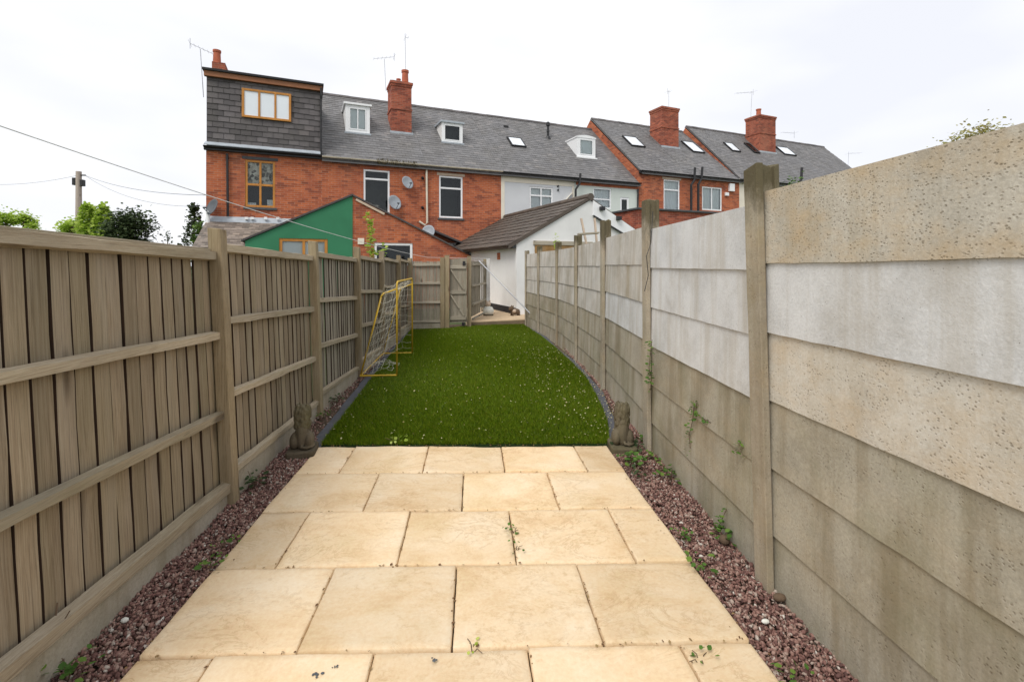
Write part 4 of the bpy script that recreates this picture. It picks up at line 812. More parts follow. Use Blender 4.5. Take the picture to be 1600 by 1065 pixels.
s0, s1 = SM, S9; off = (s0, 0, 0)
h9 = house_root(s0, 'last house of the terrace with one pale roof window')
front_wall([r8] if r8[0] > s0 and r8[1] < s1 else [], s0, s1, 0, ZE8).build('wall', M['cream'], h9, off); shell(h9, off, s0, s1, ZE8, ZR8, W8, 'brick'); roof(h9, off, s0, s1, ZE8, ZR8, W8, over1=.1); gutter(h9, off, s0, s1, ZE8-.03, 'black')
if r8[0] > s0 and r8[1] < s1: window(h9, off, r8, 0, M['upvc'], (.5,), (), fw=.08)
skylight(h9 if hroof(1225, 237, ZE8, K8)[0] > SM else h8, off if hroof(1225, 237, ZE8, K8)[0] > SM else (24.57, 0, 0), (1210, 230, 1244, 245), ZE8, K8)
pipe(h9 if hy(1251, 270)[0] > SM else h8, off if hy(1251, 270)[0] > SM else (24.57, 0, 0), [(1253, 262), (1252, 280), (1247, 288), (1247, 300)], 'black', .07, -.3, 'soil_pipe')

# ------------------------------------------------------------------ white outbuilding with brown tiles
C0 = loc(P(807, 488, 13.3)); yo = C0[1]; ap = hy(922, 313, yo); ev = hy(807, 381, yo); kk = (ap[2]-ev[2])/(ap[0]-ev[0]); sE = 2*ap[0]-ev[0]+.6; zE2 = ap[2]-kk*(sE-ap[0])
ob = thing('outbuilding', 'white rendered outbuilding with brown tiled roof behind the concrete fence', 'outbuilding', hw(ev[0], yo, 0), HROT); off = (ev[0], yo, 0)
m = MB().add([(ev[0], yo, 0), (sE, yo, 0), (sE, yo, zE2), (ap[0], yo, ap[2]), (ev[0], yo, ev[2])], [(0, 1, 2, 3, 4)]); m.quad((ev[0], -.01, 0), (ev[0], yo, 0), (ev[0], yo, ev[2]), (ev[0], -.01, ev[2])); m.quad((sE, yo, 0), (sE, -.01, 0), (sE, -.01, zE2), (sE, yo, zE2))
m.build('wall', M['render_white'], ob, off)
MB().box(ev[0]-.012, ev[0]-.001, yo+.02, -.02, .1, .30).build('bitumen_band', M['bitumen'], ob, off)
Lr = math.hypot(ap[0]-ev[0], ap[2]-ev[2]); ux, uz = (ap[0]-ev[0])/Lr, (ap[2]-ev[2])/Lr
MB().prism([(ev[0]-ux*.3, yo-.03, ev[2]-uz*.3+.02), (ap[0], yo-.03, ap[2]+.02), (sE+.2, yo-.03, zE2-kk*.2+.02), (sE+.2, yo-.03, zE2-kk*.2+.09), (ap[0], yo-.03, ap[2]+.09), (ev[0]-ux*.3, yo-.03, ev[2]-uz*.3+.09)], (0, -yo+.02, 0)).build('roof', M['tile'], ob, off)
m = MB(); g_ = .30; nR = int((Lr+.3)/g_)+1
for r in range(nR):
    d0 = -.3+r*g_; d1 = min(d0+g_*1.2, Lr); y = yo-.05 + (0)
    while y < -.02:
        ya, yb = y+.004, min(y+.30, -.02)-.004; y += .30
        for q0 in (0, .5):
            a0, a1 = ya+(yb-ya)*q0, ya+(yb-ya)*(q0+.5)-.012; h0 = .125+random.gauss(0, .004)
            pt = lambda d, yy_, h: (ev[0]+ux*d-uz*h, yy_, ev[2]+uz*d+ux*h+.0)
            m.add([pt(d0, a0, h0), pt(d0, a1, h0), pt(d1, a1, .10), pt(d1, a0, .10), pt(d0, a0, .09), pt(d0, a1, .09), pt(d1, a0, .08), pt(d1, a1, .08)], [(3, 2, 1, 0), (0, 1, 5, 4), (0, 4, 6, 3), (1, 2, 7, 5)])
o = m.build('roof_tiles', M['tile'], ob, off); o['kind'] = 'stuff'
m = MB(); y = yo-.06
while y < -.1:
    y1_ = min(y+.42, -.02); m.tube([(ap[0], y+.006, ap[2]+.10), (ap[0], y1_-.006, ap[2]+.10)], .11, 10); y = y1_
m.build('ridge_tiles', M['tile'], ob, off)
MB().prism([(ev[0]-ux*.3, yo-.045, ev[2]-uz*.3), (ev[0]-ux*.3, yo-.045, ev[2]-uz*.3+.12), (ap[0], yo-.045, ap[2]+.12), (ap[0], yo-.045, ap[2]+.04)], (0, .03, 0)).build('verge', M['tile'], ob, off)
MB().prism([(ap[0]+.08, yo-.05, ap[2]-.45), (ap[0]+.08, yo-.05, ap[2]-.0), (sE+.1, yo-.05, zE2+.05), (sE+.1, yo-.05, zE2-.2)], (0, .045, 0)).build('bargeboard', M['upvc'], ob, off)
MB().bar((ap[0]+.08, yo-.06, ap[2]-.46), (sE+.1, yo-.06, zE2-.21), .05, .035).build('bargeboard_edge', M['black'], ob, off)
MB().box(ev[0]-.12, ev[0]-.02, yo, -.02, ev[2]-.12, ev[2]-.03).build('eaves_board', M['stone_sill'], ob, off)
dr = rect(833, 377, 898, 440, yo); MB().box(dr[0], dr[1]+.6, yo-.05, yo-.002, dr[3]-.1, dr[3]+.02).build('door_lintel', M['rail_x'], ob, off, bevel=.006); MB().box(dr[0]+.05, dr[1]+.5, yo-.03, yo-.001, .1, dr[3]-.1).build('door', M['brown_door'], ob, off)
pq = loc(P(794, 398, 14)); MB().box(ev[0]-.02, ev[0]-.001, yo+1.2, yo+1.42, ev[2]-.42, ev[2]-.22).build('air_brick', M['brick'], ob, off)
for px, py in ((941, 326), (967, 341)): p = hy(px, py, yo-.08); MB().box(p[0]-.09, p[0]+.06, yo-.16, yo-.05, p[2]-.06, p[2]+.06).build('bracket', M['black'], ob, off, bevel=.01)
# dark-edged brick extension right of it
yb_ = -4.5; a, b = hy(1028, 350, yb_), hy(1170, 318, yb_)
rb = thing('brick_extension', 'low red brick extension with dark coping seen over the concrete fence', 'extension', hw(a[0]-1, yb_, 0), HROT); off = (a[0]-1, yb_, 0)
zt_ = (a[2]+b[2])/2
MB().box(a[0]-.9, b[0]+2.0, yb_, -.02, 0, zt_).build('wall', M['brick_dark'], rb, off); MB().box(a[0]-.98, b[0]+2.1, yb_-.08, -.02, zt_, zt_+.07).build('coping', M['stone_sill'], rb, off, bevel=.01)

# ------------------------------------------------------------------ aerials and dishes
def aerial(label, house_pt, boom, elems=5, pole_r=.012, extra=None):
    b, t = Vector(house_pt[0]), Vector(house_pt[1]); a = thing('tv_aerial', label, 'aerial', b); off = b
    MB().tube([b, t], pole_r, 6).build('mast', M['metal'], a, off)
    if boom:
        p, q_ = Vector(boom[0]), Vector(boom[1]); MB().tube([p, q_], .008, 5).build('boom', M['metal'], a, off); m = MB()
        for i in range(elems):
            c = p.lerp(q_, i/(elems-1) if elems > 1 else 0); d = Vector((V[0], V[1], 0))*(.16+.16*(i == 0)); m.tube([c-d, c+d], .004, 4); 
        c = p; m.tube([c-Vector((0, 0, .18)), c+Vector((0, 0, .18))], .01, 4); m.build('elements', M['metal'], a, off)['kind'] = 'stuff'
    return a
def W(px, py, y): p = hy(px, py, y); return hw(p[0], p[1], p[2])
aerial('thin television aerial on the gable left of the slate dormer', (W(318, 152, 1.0), W(313, 77, 1.0)), (W(297, 68, 1.0), W(332, 84, 1.0)), 6)
aerial('television aerial left of the big chimney stack', (W(603, 142, 3.9), W(600.5, 92, 3.9)), (W(616, 89, 3.9), W(584, 92, 3.9)), 6)
aerial('tall bare mast above the big chimney stack', (W(634, 118, 3.3), W(633, 59, 3.3)), (W(633, 59, 3.3), W(638, 59, 3.3)), 2)
aerial('stubby aerial above the second chimney from the right', (W(1045, 170, 3.6), W(1045, 142, 3.6)), (W(1043, 143, 3.6), W(1048, 143, 3.6)), 2)
aerial('double aerial above the rightmost chimney', (W(1173, 185, 3.3), W(1175, 143, 3.3)), (W(1177, 144, 3.3), W(1150, 146, 3.3)), 6)
aerial('faint aerial beyond the last roof of the terrace', (W(1325, 262, 7.0), W(1326, 238, 7.0)), (W(1326, 240, 7.0), W(1344, 239, 7.0)), 4)
aerial('low aerial behind the last roof right of the chimney', (W(1241, 216, 4.6), W(1241, 206, 4.6)), (W(1241, 208, 4.6), W(1222, 207, 4.6)), 4)
def dish(label, px, py, y, r, az, mat='grey_plastic', el=.35):
    p = W(px, py, y-.22); d = thing('satellite_dish', label, 'satellite dish', p, 0); Rm = Matrix.Rotation(az, 3, 'Z') @ Matrix.Rotation(math.pi/2-el, 3, 'X')
    vv = []; ff = []; n_ = 20; rings = 5
    for i in range(rings+1):
        q_ = i/rings
        for k_ in range(n_): a = 6.2832*k_/n_; vv.append(tuple(Rm @ Vector((r*.9*q_*math.cos(a), r*q_*math.sin(a), -.22*r*(1-q_*q_)))))
    for i in range(rings):
        for k_ in range(n_): ff.append((i*n_+k_, i*n_+(k_+1) % n_, (i+1)*n_+(k_+1) % n_, (i+1)*n_+k_))
    o = MB().add(vv, ff).build('reflector', M[mat], d, smooth=True); so = o.modifiers.new('thick', 'SOLIDIFY'); so.thickness = .012
    f_ = Rm @ Vector((0, -r*.55, r*.85)); MB().tube([Rm @ Vector((0, -r*.9, 0)), f_], .012, 6).build('arm', M['dark_grey'], d); MB().tube([f_, f_ + (Rm @ Vector((0, .05, -.09)))], .03, 8).build('receiver', M['dark_grey'], d)
    MB().tube([Rm @ Vector((0, 0, -.22*r)), Vector((V[0]*.2, V[1]*.2, -.05))], .02, 6).build('bracket', M['dark_grey'], d); return d
dish('upper pale satellite dish right of the first white window', 637, 285, 0, .27, math.radians(40)); dish('larger pale satellite dish just below another, right of the white window', 617, 316, 0, .30, math.radians(40))
dish('grey satellite dish under the end of the cream downpipe', 669, 362, -.8, .28, math.radians(-10)); dish('dark grey satellite dish on the left corner of the end house', 331, 323, -.1, .29, math.radians(-30), 'dark_grey')
tag(MB().tube([W(325, 332, -.2), W(325, 372, -.2)], .06, 10).tube([W(325, 330, -.2), W(325, 333, -.2)], .075, 10).build('vent_pipe', M['upvc']), 'short white vent pipe under the dark satellite dish', 'pipe')

# ------------------------------------------------------------------ utility pole and wires
pb = P(123, 414, 26); up_ = thing('utility_pole', 'wooden utility pole with two black boxes beyond the left fence', 'pole', (pb.x, pb.y, 0)); zt = P(123, 268, 26).z
MB().tube([(0, 0, -.1), (0, 0, zt)], [.17, .13], 12).build('shaft', M['pole_wood'], up_); MB().box(-.28, -.12, -.1, .1, zt-.75, zt-.35).build('box', M['black'], up_, bevel=.015); MB().box(.12, .28, -.1, .1, zt-.8, zt-.45).build('box', M['black'], up_, bevel=.015); MB().tube([(.0, 0, zt-.2), (.35, 0, zt-.2)], .04, 6).build('bracket', M['black'], up_)
def wire(label, a, b, sag, r=.012, mat='dark_grey', name='overhead_wire', cat='wire'):
    a, b = Vector(a), Vector(b); pts = [a.lerp(b, t/16) - Vector((0, 0, sag*4*(t/16)*(1-t/16))) for t in range(17)]; return tag(MB().tube(pts, r, 5).build(name, M[mat]), label, cat)
top = Vector((pb.x+.3, pb.y, zt-.2))
wire('thin wire from the pole to the end house', top, W(323, 305, 0), .25, .009); wire('faint lower wire from the pole towards the houses', top, W(323, 322, 3), .5, .007); wire('faint wire running left from the pole', top-Vector((.3, 0, 0)), P(-60, 285, 30), .3, .008)

# ------------------------------------------------------------------ washing line and prop
L0, L1, L2_ = P(-200, 128, 2.6), P(668, 402, 11.3), P(760, 404, 13.0)
pts = [L0.lerp(L1, t/24) - Vector((0, 0, .10*4*(t/24)*(1-t/24))) for t in range(25)] + [L1.lerp(L2_, t/6) for t in range(1, 7)]
tag(MB().tube(pts, .0042, 6).build('washing_line', M['rope']), 'long white washing line slanting across the garden to the back gate', 'rope')
cp = thing('clothes_prop', 'pale grey clothes prop leaning diagonally across the white outbuilding wall', 'pole', G(836, 498)); a, b = P(748, 407, 12.4), P(828, 489, 11.8); c = Vector(cp.location)
MB().tube([a, a.lerp(b, .62)], .014, 8).build('upper_tube', M['metal'], cp, c); MB().tube([a.lerp(b, .55), b, Vector((b.x+.15, b.y-.1, .02))], .019, 8).build('lower_tube', M['metal'], cp, c)

# ------------------------------------------------------------------ goal
gx0, gx1, ga, gb_ = -1.02, -1.50, 6.52, 8.15; zT, zB = 1.275, 1.13; xb = -1.20
go = thing('football_goal', 'small yellow metal goal frame with tangled white net', 'goal', (gx0, ga, 0)); off = (gx0, ga, 0); r_ = .0125
def arc(p, c, q_, n_=5): p, c, q_ = Vector(p), Vector(c), Vector(q_); return [((1-t)**2*p+2*t*(1-t)*c+t*t*q_)[:] for t in [i/n_ for i in range(n_+1)]]
MB().tube([(gx0, ga, .02), (gx0, ga, zT-.09)] + arc((gx0, ga, zT-.08), (gx0, ga, zT), (gx0, ga+.08, zT)) + [(gx0, (ga+gb_)/2, zT)] + arc((gx0, gb_-.08, zT), (gx0, gb_, zT), (gx0, gb_, zT-.08)) + [(gx0, gb_, .02)], r_, 8).build('front_frame', M['yellow'], go, off, smooth=True)
for y in (ga, gb_): MB().tube([(gx0, y, .02), (gx1, y, .02)] , r_, 8).build('base_bar', M['yellow'], go, off); MB().tube([(gx1, y+.01, .02), (xb-.03, y+.01, zB-.06)] + arc((xb-.03, y+.01, zB-.06), (xb, y+.01, zB), (xb+.06, y+.01, zB+.005)) + [(gx0, y+.01, zB+.05)], r_*.9, 8).build('back_stay', M['yellow'], go, off, smooth=True)
MB().tube([(gx1, ga, .021), (gx1, gb_, .021)], r_*.9, 8).build('ground_bar', M['yellow'], go, off); MB().tube([(xb, ga, zB-.01), (xb, gb_, zB-.01)], r_*.7, 8).build('back_bar', M['yellow'], go, off)
m = MB(); rn = random.Random(3)
def netsheet(fn, nu, nv, droop):
    P_ = [[Vector(fn(i/nu, j/nv)) + Vector((rn.gauss(0, .016), rn.gauss(0, .022), rn.gauss(0, .016) - droop*math.sin(math.pi*i/nu)*math.sin(math.pi*j/nv))) for j in range(nv+1)] for i in range(nu+1)]
    for i in range(nu+1):
        for j in range(nv+1):
            if i < nu: m.tube([P_[i][j], P_[i][j].lerp(P_[i+1][j], .5)-Vector((0, 0, .012)), P_[i+1][j]], .0017, 3, False)
            if j < nv: m.tube([P_[i][j], P_[i][j].lerp(P_[i][j+1], .5)-Vector((0, 0, .008)), P_[i][j+1]], .0017, 3, False)
netsheet(lambda u, v: (xb+(gx1-xb)*v*.92+.02, ga+(gb_-ga)*u, zB-(zB-.05)*v), 11, 8, .05)
netsheet(lambda u, v: (gx0+(xb-gx0)*v, ga+(gb_-ga)*u, zT-.03-(zT-zB-.02)*v), 14, 2, .06)
netsheet(lambda u, v: (gx0+((xb-gx0)+(gx1-xb)*v)*u*.95, ga+.01, (zT-.06)-(zT-.16)*v*(.75+.25*u)), 3, 10, .0); netsheet(lambda u, v: (gx0+((xb-gx0)+(gx1-xb)*v)*u*.95, gb_, (zT-.06)-(zT-.16)*v), 3, 10, .0)
netsheet(lambda u, v: (gx0-.08-.34*v, ga+.03+.75*u, .07+.04*math.sin(5*u)), 8, 5, -.05)
m.build('net', M['net'], go, off)

# ------------------------------------------------------------------ lions
def lion(label, at, rz, sc=1.0):
    t = thing('lion_statue', label, 'statue', at, rz); R = lambda x: Matrix.Rotation(x, 3, 'X')
    b = MB()                                             # local: faces +y (away from the camera), z up, plinth top at .05
    b.ball((0, -.005, .155), (.062, .066, .125), 16, 12, R(-.12)).ball((0, .02, .235), (.064, .062, .075), 14, 10)      # back and chest
    for s in (-1, 1):
        b.ball((s*.062, -.005, .105), (.045, .075, .068), 14, 10).ball((s*.066, .05, .066), (.028, .06, .022), 10, 8)       # haunch, hind foot
        b.ball((s*.040, .078, .145), (.024, .028, .10), 12, 10).ball((s*.040, .10, .062), (.027, .04, .02), 10, 8)         # foreleg, paw
        b.ball((s*.044, .03, .372), (.014, .011, .013), 8, 6)                                                           # ear
    b.ball((0, .035, .33), (.056, .058, .058), 14, 10).ball((0, .09, .315), (.03, .034, .027), 10, 8).ball((0, .113, .322), (.014, .012, .01), 8, 6)
    b.tube([(.0, -.07, .07), (.05, -.085, .062), (.09, -.05, .06), (.10, .0, .062)], [.014, .012, .011, .016], 8)
    o = b.build('body', M['stone'], t, smooth=True); rm = o.modifiers.new('fuse', 'REMESH'); rm.mode = 'VOXEL'; rm.voxel_size = .006; sm = o.modifiers.new('smooth', 'SMOOTH'); sm.iterations = 4
    mn = MB(); rr = random.Random(5)
    for i in range(130):
        a = rr.uniform(0, 6.28); z = rr.uniform(.215, .385); rad = .066 if z < .33 else .066*math.sqrt(max(.02, 1-((z-.33)/.062)**2)); 
        if math.cos(a-math.pi/2) > .72 and z > .27: continue
        mn.ball((rad*math.cos(a), .018+rad*.95*math.sin(a), z), (.013, .013, .024), 7, 5, Matrix.Rotation(rr.uniform(-.5, .5), 3, 'Z'))
    mn.ball((0, .012, .305), (.068, .064, .088), 14, 10)
    o = mn.build('mane', M['stone'], t, smooth=True); rm = o.modifiers.new('fuse', 'REMESH'); rm.mode = 'VOXEL'; rm.voxel_size = .0055; sm = o.modifiers.new('smooth', 'SMOOTH'); sm.iterations = 2
    MB().prism([(x*.122, y*.14+.01, -.03) for x, y in [(-1, -.85), (-.85, -1), (.85, -1), (1, -.85), (1, .85), (.85, 1), (-.85, 1), (-1, .85)]], (0, 0, .075)).build('plinth', M['stone'], t, bevel=.012)
    t.scale = (sc*.92, sc*.95, sc*1.04); return t
lion('seated stone lion statue beside the timber fence', (-1.365, 3.95, -.005), math.radians(8), .95); lion('seated stone lion statue beside the concrete fence', (1.22, 3.82, -.005), math.radians(-6), .93)

# ------------------------------------------------------------------ rear ornaments and odds
po = thing('garden_ornament', 'small white figure ornament at the foot of the pale post', 'ornament', (.42, 13.15, .115)); MB().lathe([(.10, 0), (.15, .06), (.155, .14), (.12, .22), (.06, .25)], n=14).build('body', M['white_pot'], po, smooth=True); MB().ball((0, 0, .31), (.07, .07, .075)).ball((-.045, 0, .385), (.02, .015, .03), 8, 6).ball((.045, 0, .385), (.02, .015, .03), 8, 6).build('head', M['lintel'], po, smooth=True); MB().lathe([(.13, -.01), (.14, .0), (.14, .035), (.12, .04)], n=14).build('base', M['stone'], po)
q0 = G(812, 491, .12); po = thing('garden_ornament', 'small brown animal ornament at the corner of the white outbuilding', 'ornament', (1.16, 13.05, .115), .4); b = MB().ball((0, 0, .11), (.15, .08, .085)).ball((-.13, -.02, .2), (.07, .06, .065)).ball((-.19, -.03, .185), (.035, .03, .028), 8, 6).ball((-.10, .03, .26), (.018, .014, .03), 8, 6).ball((-.10, -.06, .26), (.018, .014, .03), 8, 6)
for sx in (-.1, .1):
    for sy in (-.045, .045): b.tube([(sx, sy, .1), (sx, sy, .0)], .026, 8)
b.build('body', M['twig'], po, smooth=True); MB().ball((-.06, -.05, .13), (.06, .04, .05)).build('pale_patch', M['lintel'], po, smooth=True)
for k_, (x0, lb) in enumerate(((911, 'left of two timber battens leaning behind the concrete fence'), (930, 'right of two timber battens leaning behind the concrete fence'))):
    a, b = P(x0-3+k_*2, 341, 10.0), P(x0+4-k_*2, 372, 10.0); b2 = a.lerp(b, 5.5); b2.z = 0; bt = MB().bar(a, b2, .09, .035).build('timber_batten', M['lintel'], bevel=.004); tag(bt, lb, 'timber')
tag(MB().bar(P(903, 366, 9.6), P(935, 364, 9.6), .25, .03).bar(P(905, 367, 9.6), Vector((P(905, 367, 9.6).x, P(905, 367, 9.6).y, 0)), .05, .05).build('timber_shelf', M['rail_x']), 'thin timber board lying behind the concrete fence under the battens', 'timber')

# ------------------------------------------------------------------ plants
def leafcloud(m, c, n, spread, size, droop=.0, up=.3):
    for _ in range(n):
        p = Vector(c) + Vector((random.gauss(0, spread[0]), random.gauss(0, spread[1]), random.gauss(0, spread[2]))); a = random.uniform(0, 6.28); e = random.uniform(-.5, 1.0)*up*2 - droop; s = size*random.uniform(.55, 1.3)
        d = Vector((math.cos(a)*math.cos(e), math.sin(a)*math.cos(e), math.sin(e)))*s; w_ = d.cross(Vector((random.gauss(0, .4), random.gauss(0, .4), 1))).normalized()*s*.36; n_ = Vector((0, 0, -s*.12))
        m.add([p, p+d*.35+w_, p+d*.72+w_*.75+n_*.5, p+d+n_, p+d*.72-w_*.75+n_*.5, p+d*.35-w_], [(0, 1, 2, 3), (0, 3, 4, 5)])
def weed(label, c, n=26, spread=(.05, .05, .02), size=.035, mat='leaf', name='weed', stems=4, height=.06, cat='plant'):
    c = Vector(c); t = thing(name, label, cat, c); m = MB(); leafcloud(m, (0, 0, height), n, spread, size); m.build('leaves', M[mat], t)
    m = MB()
    for _ in range(stems): q_ = Vector((random.gauss(0, spread[0]), random.gauss(0, spread[1]), height+random.gauss(0, spread[2]))); m.tube([(0, 0, -.02), q_*.5+Vector((0, 0, .01)), q_], .0018, 4)
    m.build('stems', M['twig'], t); return t
def climber(label, pts, n, size, mat='leaf', spread=.02, name='climbing_plant'):
    pts = [Vector(p) for p in pts]; t = thing(name, label, 'plant', pts[0]); o_ = pts[0]; m = MB()
    for _ in range(n): u = random.random()*(len(pts)-1); i = min(int(u), len(pts)-2); p = pts[i].lerp(pts[i+1], u-i)-o_; leafcloud(m, p-Vector((.012, 0, 0)), 1, (spread*.4, spread, spread), size)
    m.build('leaves', M[mat], t); MB().tube([p-o_ for p in pts], .0025, 4).build('stem', M['twig'], t); return t
def onR(px, py, y0=None):                     # a point on the garden face of the concrete fence
    best = None
    for i in range(7):
        (x0, y0_), (x1, y1_) = RPOST[i], RPOST[i+1]
        a = (px-800)/FPX; dx, dy = Fw[0]+Rt[0]*a, Fw[1]+Rt[1]*a; k_ = (x1-x0)/(y1_-y0_); X0 = x0-.03-k_*y0_; t = X0/(dx-k_*dy)
        if y0_-.02 <= dy*t <= y1_+.02: best = Vector((dx*t-.006, dy*t, EYE+(HOR-py)/FPX*t))
    return best
climber('ivy sprig hanging from the horizontal joint of the second concrete bay', [onR(1086, 632), onR(1084, 655), onR(1078, 680), onR(1080, 700)], 34, .024)
climber('small ivy shoot along the joint beside the hanging sprig', [onR(1090, 645), onR(1098, 652), onR(1112, 660)], 22, .024, spread=.012)
climber('upright ivy tip above the hanging sprig', [onR(1088, 645), onR(1090, 628)], 10, .022, spread=.008)
climber('green creeper on the second concrete post', [P(1016, 610, 3.72), P(1018, 590, 3.72), P(1014, 575, 3.72), P(1017, 545, 3.74), P(1019, 530, 3.75)], 60, .032, spread=.024)
climber('tiny weed at the right end of the second concrete bay', [onR(1158, 700), onR(1162, 703)], 12, .028)
climber('leafy sprig over the top of the far concrete panels', [P(868, 372, 10.3), P(872, 380, 10.25), P(868, 392, 10.2)], 60, .06, 'leaf_light', .07)
climber('small shoot on the joint of the far concrete bay', [P(838, 456, 11.2), P(841, 462, 11.15)], 20, .04, 'leaf_light', .03)
climber('leafy vine rising in front of the low brick extension', [P(588, 402, 13.2), P(578, 385, 13.2), P(580, 360, 13.2), P(576, 335, 13.2)], 170, .12, 'leaf_light', .06)
climber('vine tuft above the fence by the low white window', [P(598, 402, 13.1), P(603, 388, 13.1)], 26, .10, 'leaf_light', .06)
wl = [('leafy weed in the gravel right of the patio corner', (988, 722), 40, .045, 'leaf'), ('low weed against the concrete fence foot', (1050, 745), 26, .04, 'leaf'), ('dark weed at the patio edge on the right', (998, 742), 24, .035, 'leaf_dark'), ('spreading weed behind the right lion statue', (985, 700), 70, .04, 'leaf_dark'),
      ('tall weed growing from gravel beside the near concrete post', (1130, 838), 34, .034, 'leaf'), ('mossy clump on the right patio edge', (1070, 838), 40, .02, 'leaf'), ('weed at the right patio edge by the fourth row', (1098, 890), 14, .035, 'leaf'), ('seedling in the joint of the nearest paving row', (1095, 1030), 7, .022, 'leaf'),
      ('small weed in the cross joint near the middle of the patio', (738, 1010), 6, .018, 'leaf_light'), ('thin weed in the third row joint', (803, 830), 14, .02, 'leaf'), ('second thin weed lower in the third row joint', (806, 858), 8, .02, 'leaf'), ('leafy weed on the lawn edge in the middle', (620, 692), 16, .035, 'leaf_light'),
      ('weed clump at the foot of the near timber post', (396, 757), 44, .04, 'leaf_dark'), ('small weed in the gravel near the left patio edge', (330, 885), 14, .03, 'leaf'), ('dark sprouting plant in the near left gravel corner', (104, 1056), 30, .034, 'leaf'), ('weed beside the left grey edging', (520, 628), 40, .04, 'leaf_dark'),
      ('tiny weed behind the left lion statue', (506, 650), 16, .035, 'leaf'), ('tiny shoot in the gravel at the right patio corner', (1018, 716), 18, .035, 'leaf'), ('seedling in gravel by the nearest right slab', (1240, 1058), 12, .03, 'leaf'), ('small weed on the left edge of the third row', (348, 852), 12, .025, 'leaf'), ('weed by the right lion plinth', (1005, 690), 20, .035, 'leaf')]
for lb, (px, py), n_, sz, mt in wl: p = G(px, py); weed(lb, (p.x, p.y, -.01), n_, (sz*1.2, sz*1.2, sz*.5), sz, mt, height=sz*1.1)
p = onR(1130, 835); climber('upright weed stem against the second concrete bay near the post', [p-Vector((.03, 0, .06)), p+Vector((-.03, 0, .03)), onR(1137, 795)], 20, .024, spread=.012)
p = P(1242, 290, 14); t = thing('climbing_plant', 'bushy green plant peeping over the near concrete panel', 'plant', (p.x, p.y, 0)); m = MB(); leafcloud(m, (0, 0, p.z), 150, (.16, .16, .16), .09); leafcloud(m, (0, 0, p.z-.4), 150, (.25, .2, .25), .09); m.build('leaves', M['leaf'], t); MB().tube([(0, 0, 0), (.05, 0, p.z*.6), (0, 0, p.z)], .02, 6).build('stem', M['bark'], t)
q_ = G(395, 757); climber('ivy behind the left lion up the timber post', [P(482, 690, 4.75), P(486, 660, 4.72), P(482, 640, 4.72)], 24, .03, 'leaf_dark', .02)
p = G(72, 1052, .0); m = MB().tube([(p.x, p.y, -.02), (p.x+.01, p.y+.02, .12), (p.x-.01, p.y+.06, .22)], .003, 4).tube([(p.x+.01, p.y+.02, .12), (p.x+.05, p.y+.04, .2)], .002, 4); tag(m.build('dead_twig', M['twig']), 'bare dead twig in the near left gravel corner', 'twig')
tag(MB().ball(tuple(G(195, 968) + Vector((0, 0, .0))), (.016, .012, .01), 8, 6).build('pale_stone', M['white_pot']), 'single white pebble lying in the left gravel strip', 'stone'); tag(MB().ball(tuple(G(1196, 970) + Vector((0, 0, .0))), (.018, .011, .009), 8, 6).build('pale_stone', M['white_pot']), 'single white pebble lying in the right gravel strip', 'stone')
tag(MB().ball(tuple(G(1218, 936) + Vector((0, 0, .01))), (.03, .02, .016), 10, 7).build('brown_stone', M['twig']), 'brown clod at the foot of the nearest concrete post', 'stone'); tag(MB().ball(tuple(G(1132, 846) + Vector((0, 0, .012))), (.028, .03, .025), 10, 7).build('brown_stone', M['twig']), 'brown clod under the tall weed by the concrete fence', 'stone')
for lb, (px, py), s_ in (('dark bird dropping on the nearest slab right of the splash', (680, 1031), .012), ('grey splash mark on the nearest slab', (495, 1054), .016), ('small grey speck above the splash mark', (523, 1042), .008)):
    p = G(px, py); m = MB()
    for _ in range(7): a = random.uniform(0, 6.28); r0 = random.random()*s_; m.ball((p.x+r0*1.5*math.cos(a), p.y+r0*math.sin(a), .004), (s_*random.uniform(.2, .5), s_*random.uniform(.2, .5), .002), 8, 4)
    tag(m.build('dropping', M['dark_grey']), lb, 'mark')

# trees beyond the fences
def tree(label, px, d, ztop, crown, n, size, mat, name='tree', clumps=9, thr=.1, zbase=None):
    b = P(px, HOR, d); t = thing(name, label, 'tree', (b.x, b.y, 0)); m = MB(); tr = MB(); rx, ry, rz_ = crown; zc = ztop-rz_
    tr.tube([(0, 0, -.1), (.05, 0, zc*.5), (0, .03, zc), (0, 0, zc+rz_*.6)], [thr, thr*.8, thr*.55, thr*.15], 8)
    for i in range(clumps):
        a = random.uniform(0, 6.28); u = random.uniform(-.8, .95); rr = math.sqrt(max(.05, 1-u*u))*random.uniform(.35, .9); c = Vector((rx*rr*math.cos(a), ry*rr*math.sin(a), zc+rz_*u*.85))
        tr.tube([(0, 0, max(.3, c.z-rz_*.5)), c*.6+Vector((0, 0, c.z*.35)), c], [thr*.3, thr*.18, thr*.06], 5)
        leafcloud(m, c, n//clumps, (rx*.22, ry*.22, rz_*.17), size, .1, .5)
    m.build('crown', M[mat], t); tr.build('trunk', M['bark'], t); return t
def spire(label, px, d, ztop, rad, n, size, mat, z0=.3, bow=1.0, name='tree'):
    b = P(px, HOR, d); t = thing(name, label, 'tree', (b.x, b.y, 0)); m = MB()
    for _ in range(n):
        u = random.random()**.8; z = z0+(ztop-z0)*u; r_ = rad*(1-u)**bow*random.uniform(.5, 1.08)+.05; a = random.uniform(0, 6.28); leafcloud(m, (r_*math.cos(a), r_*math.sin(a), z), 1, (.06, .06, .06), size, -.1, .5)
    m.build('crown', M[mat], t); MB().tube([(0, 0, -.1), (0, 0, ztop*.95)], [.09, .015], 7).build('trunk', M['bark'], t); return t
def topz(py, d): return EYE+(HOR-py)/FPX*d
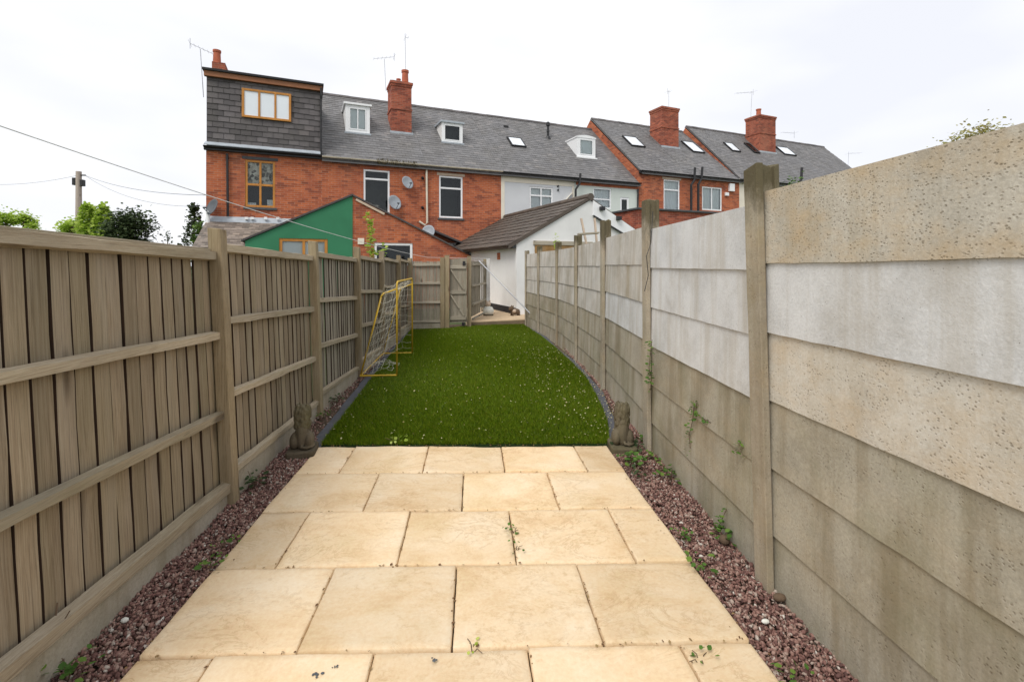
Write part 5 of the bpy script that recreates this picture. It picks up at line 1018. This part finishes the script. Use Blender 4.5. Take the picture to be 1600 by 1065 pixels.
spire('bright green pointed shrub right behind the utility pole', 137, 22, topz(321, 22), .6, 2200, .17, 'leaf_light', 1.2, .6)
spire('bright green shrub tip right of the pole', 161, 22, topz(322, 22), .6, 2200, .17, 'leaf_light', 1.2, .6)
tree('low bright green bush left of the utility pole', 112, 22.5, topz(334, 22.5), (.65, .6, .8), 1300, .17, 'leaf_light')
tree('dense dark green bush above the left fence', 208, 21, topz(332, 21), (1.0, 1.0, 1.25), 7000, .13, 'leaf_dark', clumps=34)
spire('small dark conifer just left of the end house', 303, 20, topz(322, 20), .65, 1600, .14, 'leaf_dark', .5, .8)
tree('light green shrub below the conifer by the end house', 312, 17.5, topz(347, 17.5), (.38, .4, .7), 500, .11, 'leaf', clumps=8)
spire('tiny dark conifer tip over the left fence', 262, 26, topz(364, 26), .35, 160, .12, 'leaf_dark', 1.8, .9)
tree('green tree top at the far left edge', 10, 24, topz(331, 24), (.9, .9, .9), 1800, .16, 'leaf_light'); tree('rounded green tree top second from the left edge', 36, 24, topz(335, 24), (.7, .6, .8), 1500, .15, 'leaf_light')
tree('pale spring tree showing above the near concrete panel on the right', 1535, 34, topz(199, 34), (2.6, 2.4, 2.2), 4200, .22, 'leaf_pale', clumps=36, thr=.22)
tree('sparse tree top at the right edge above the concrete fence', 1590, 40, topz(204, 40), (1.6, 1.4, 2), 700, .15, 'leaf_pale', clumps=12, thr=.2)
# far roof over the near panel
d = 30; c0 = P(1458, HOR, d); fh = thing('far_house', 'grey roofed far house peeping over the near concrete panel', 'house', (c0.x, c0.y, 0), -.3); zt = topz(228, d)
MB().box(-1.8, 1.5, 0, 5, 0, zt-1.5).build('wall', M['brick_dark'], fh); MB().add([(-2.1, -.3, zt-1.6), (1.8, -.3, zt-1.6), (1.8, 5.3, zt-1.6), (-2.1, 5.3, zt-1.6), (-.3, 1.8, zt-.25), (1.1, 1.8, zt), (1.1, 3.2, zt), (-.3, 3.2, zt-.25)], [(0, 1, 5, 4), (1, 2, 6, 5), (2, 3, 7, 6), (3, 0, 4, 7), (4, 5, 6, 7)]).build('roof', M['slate_hung'], fh)
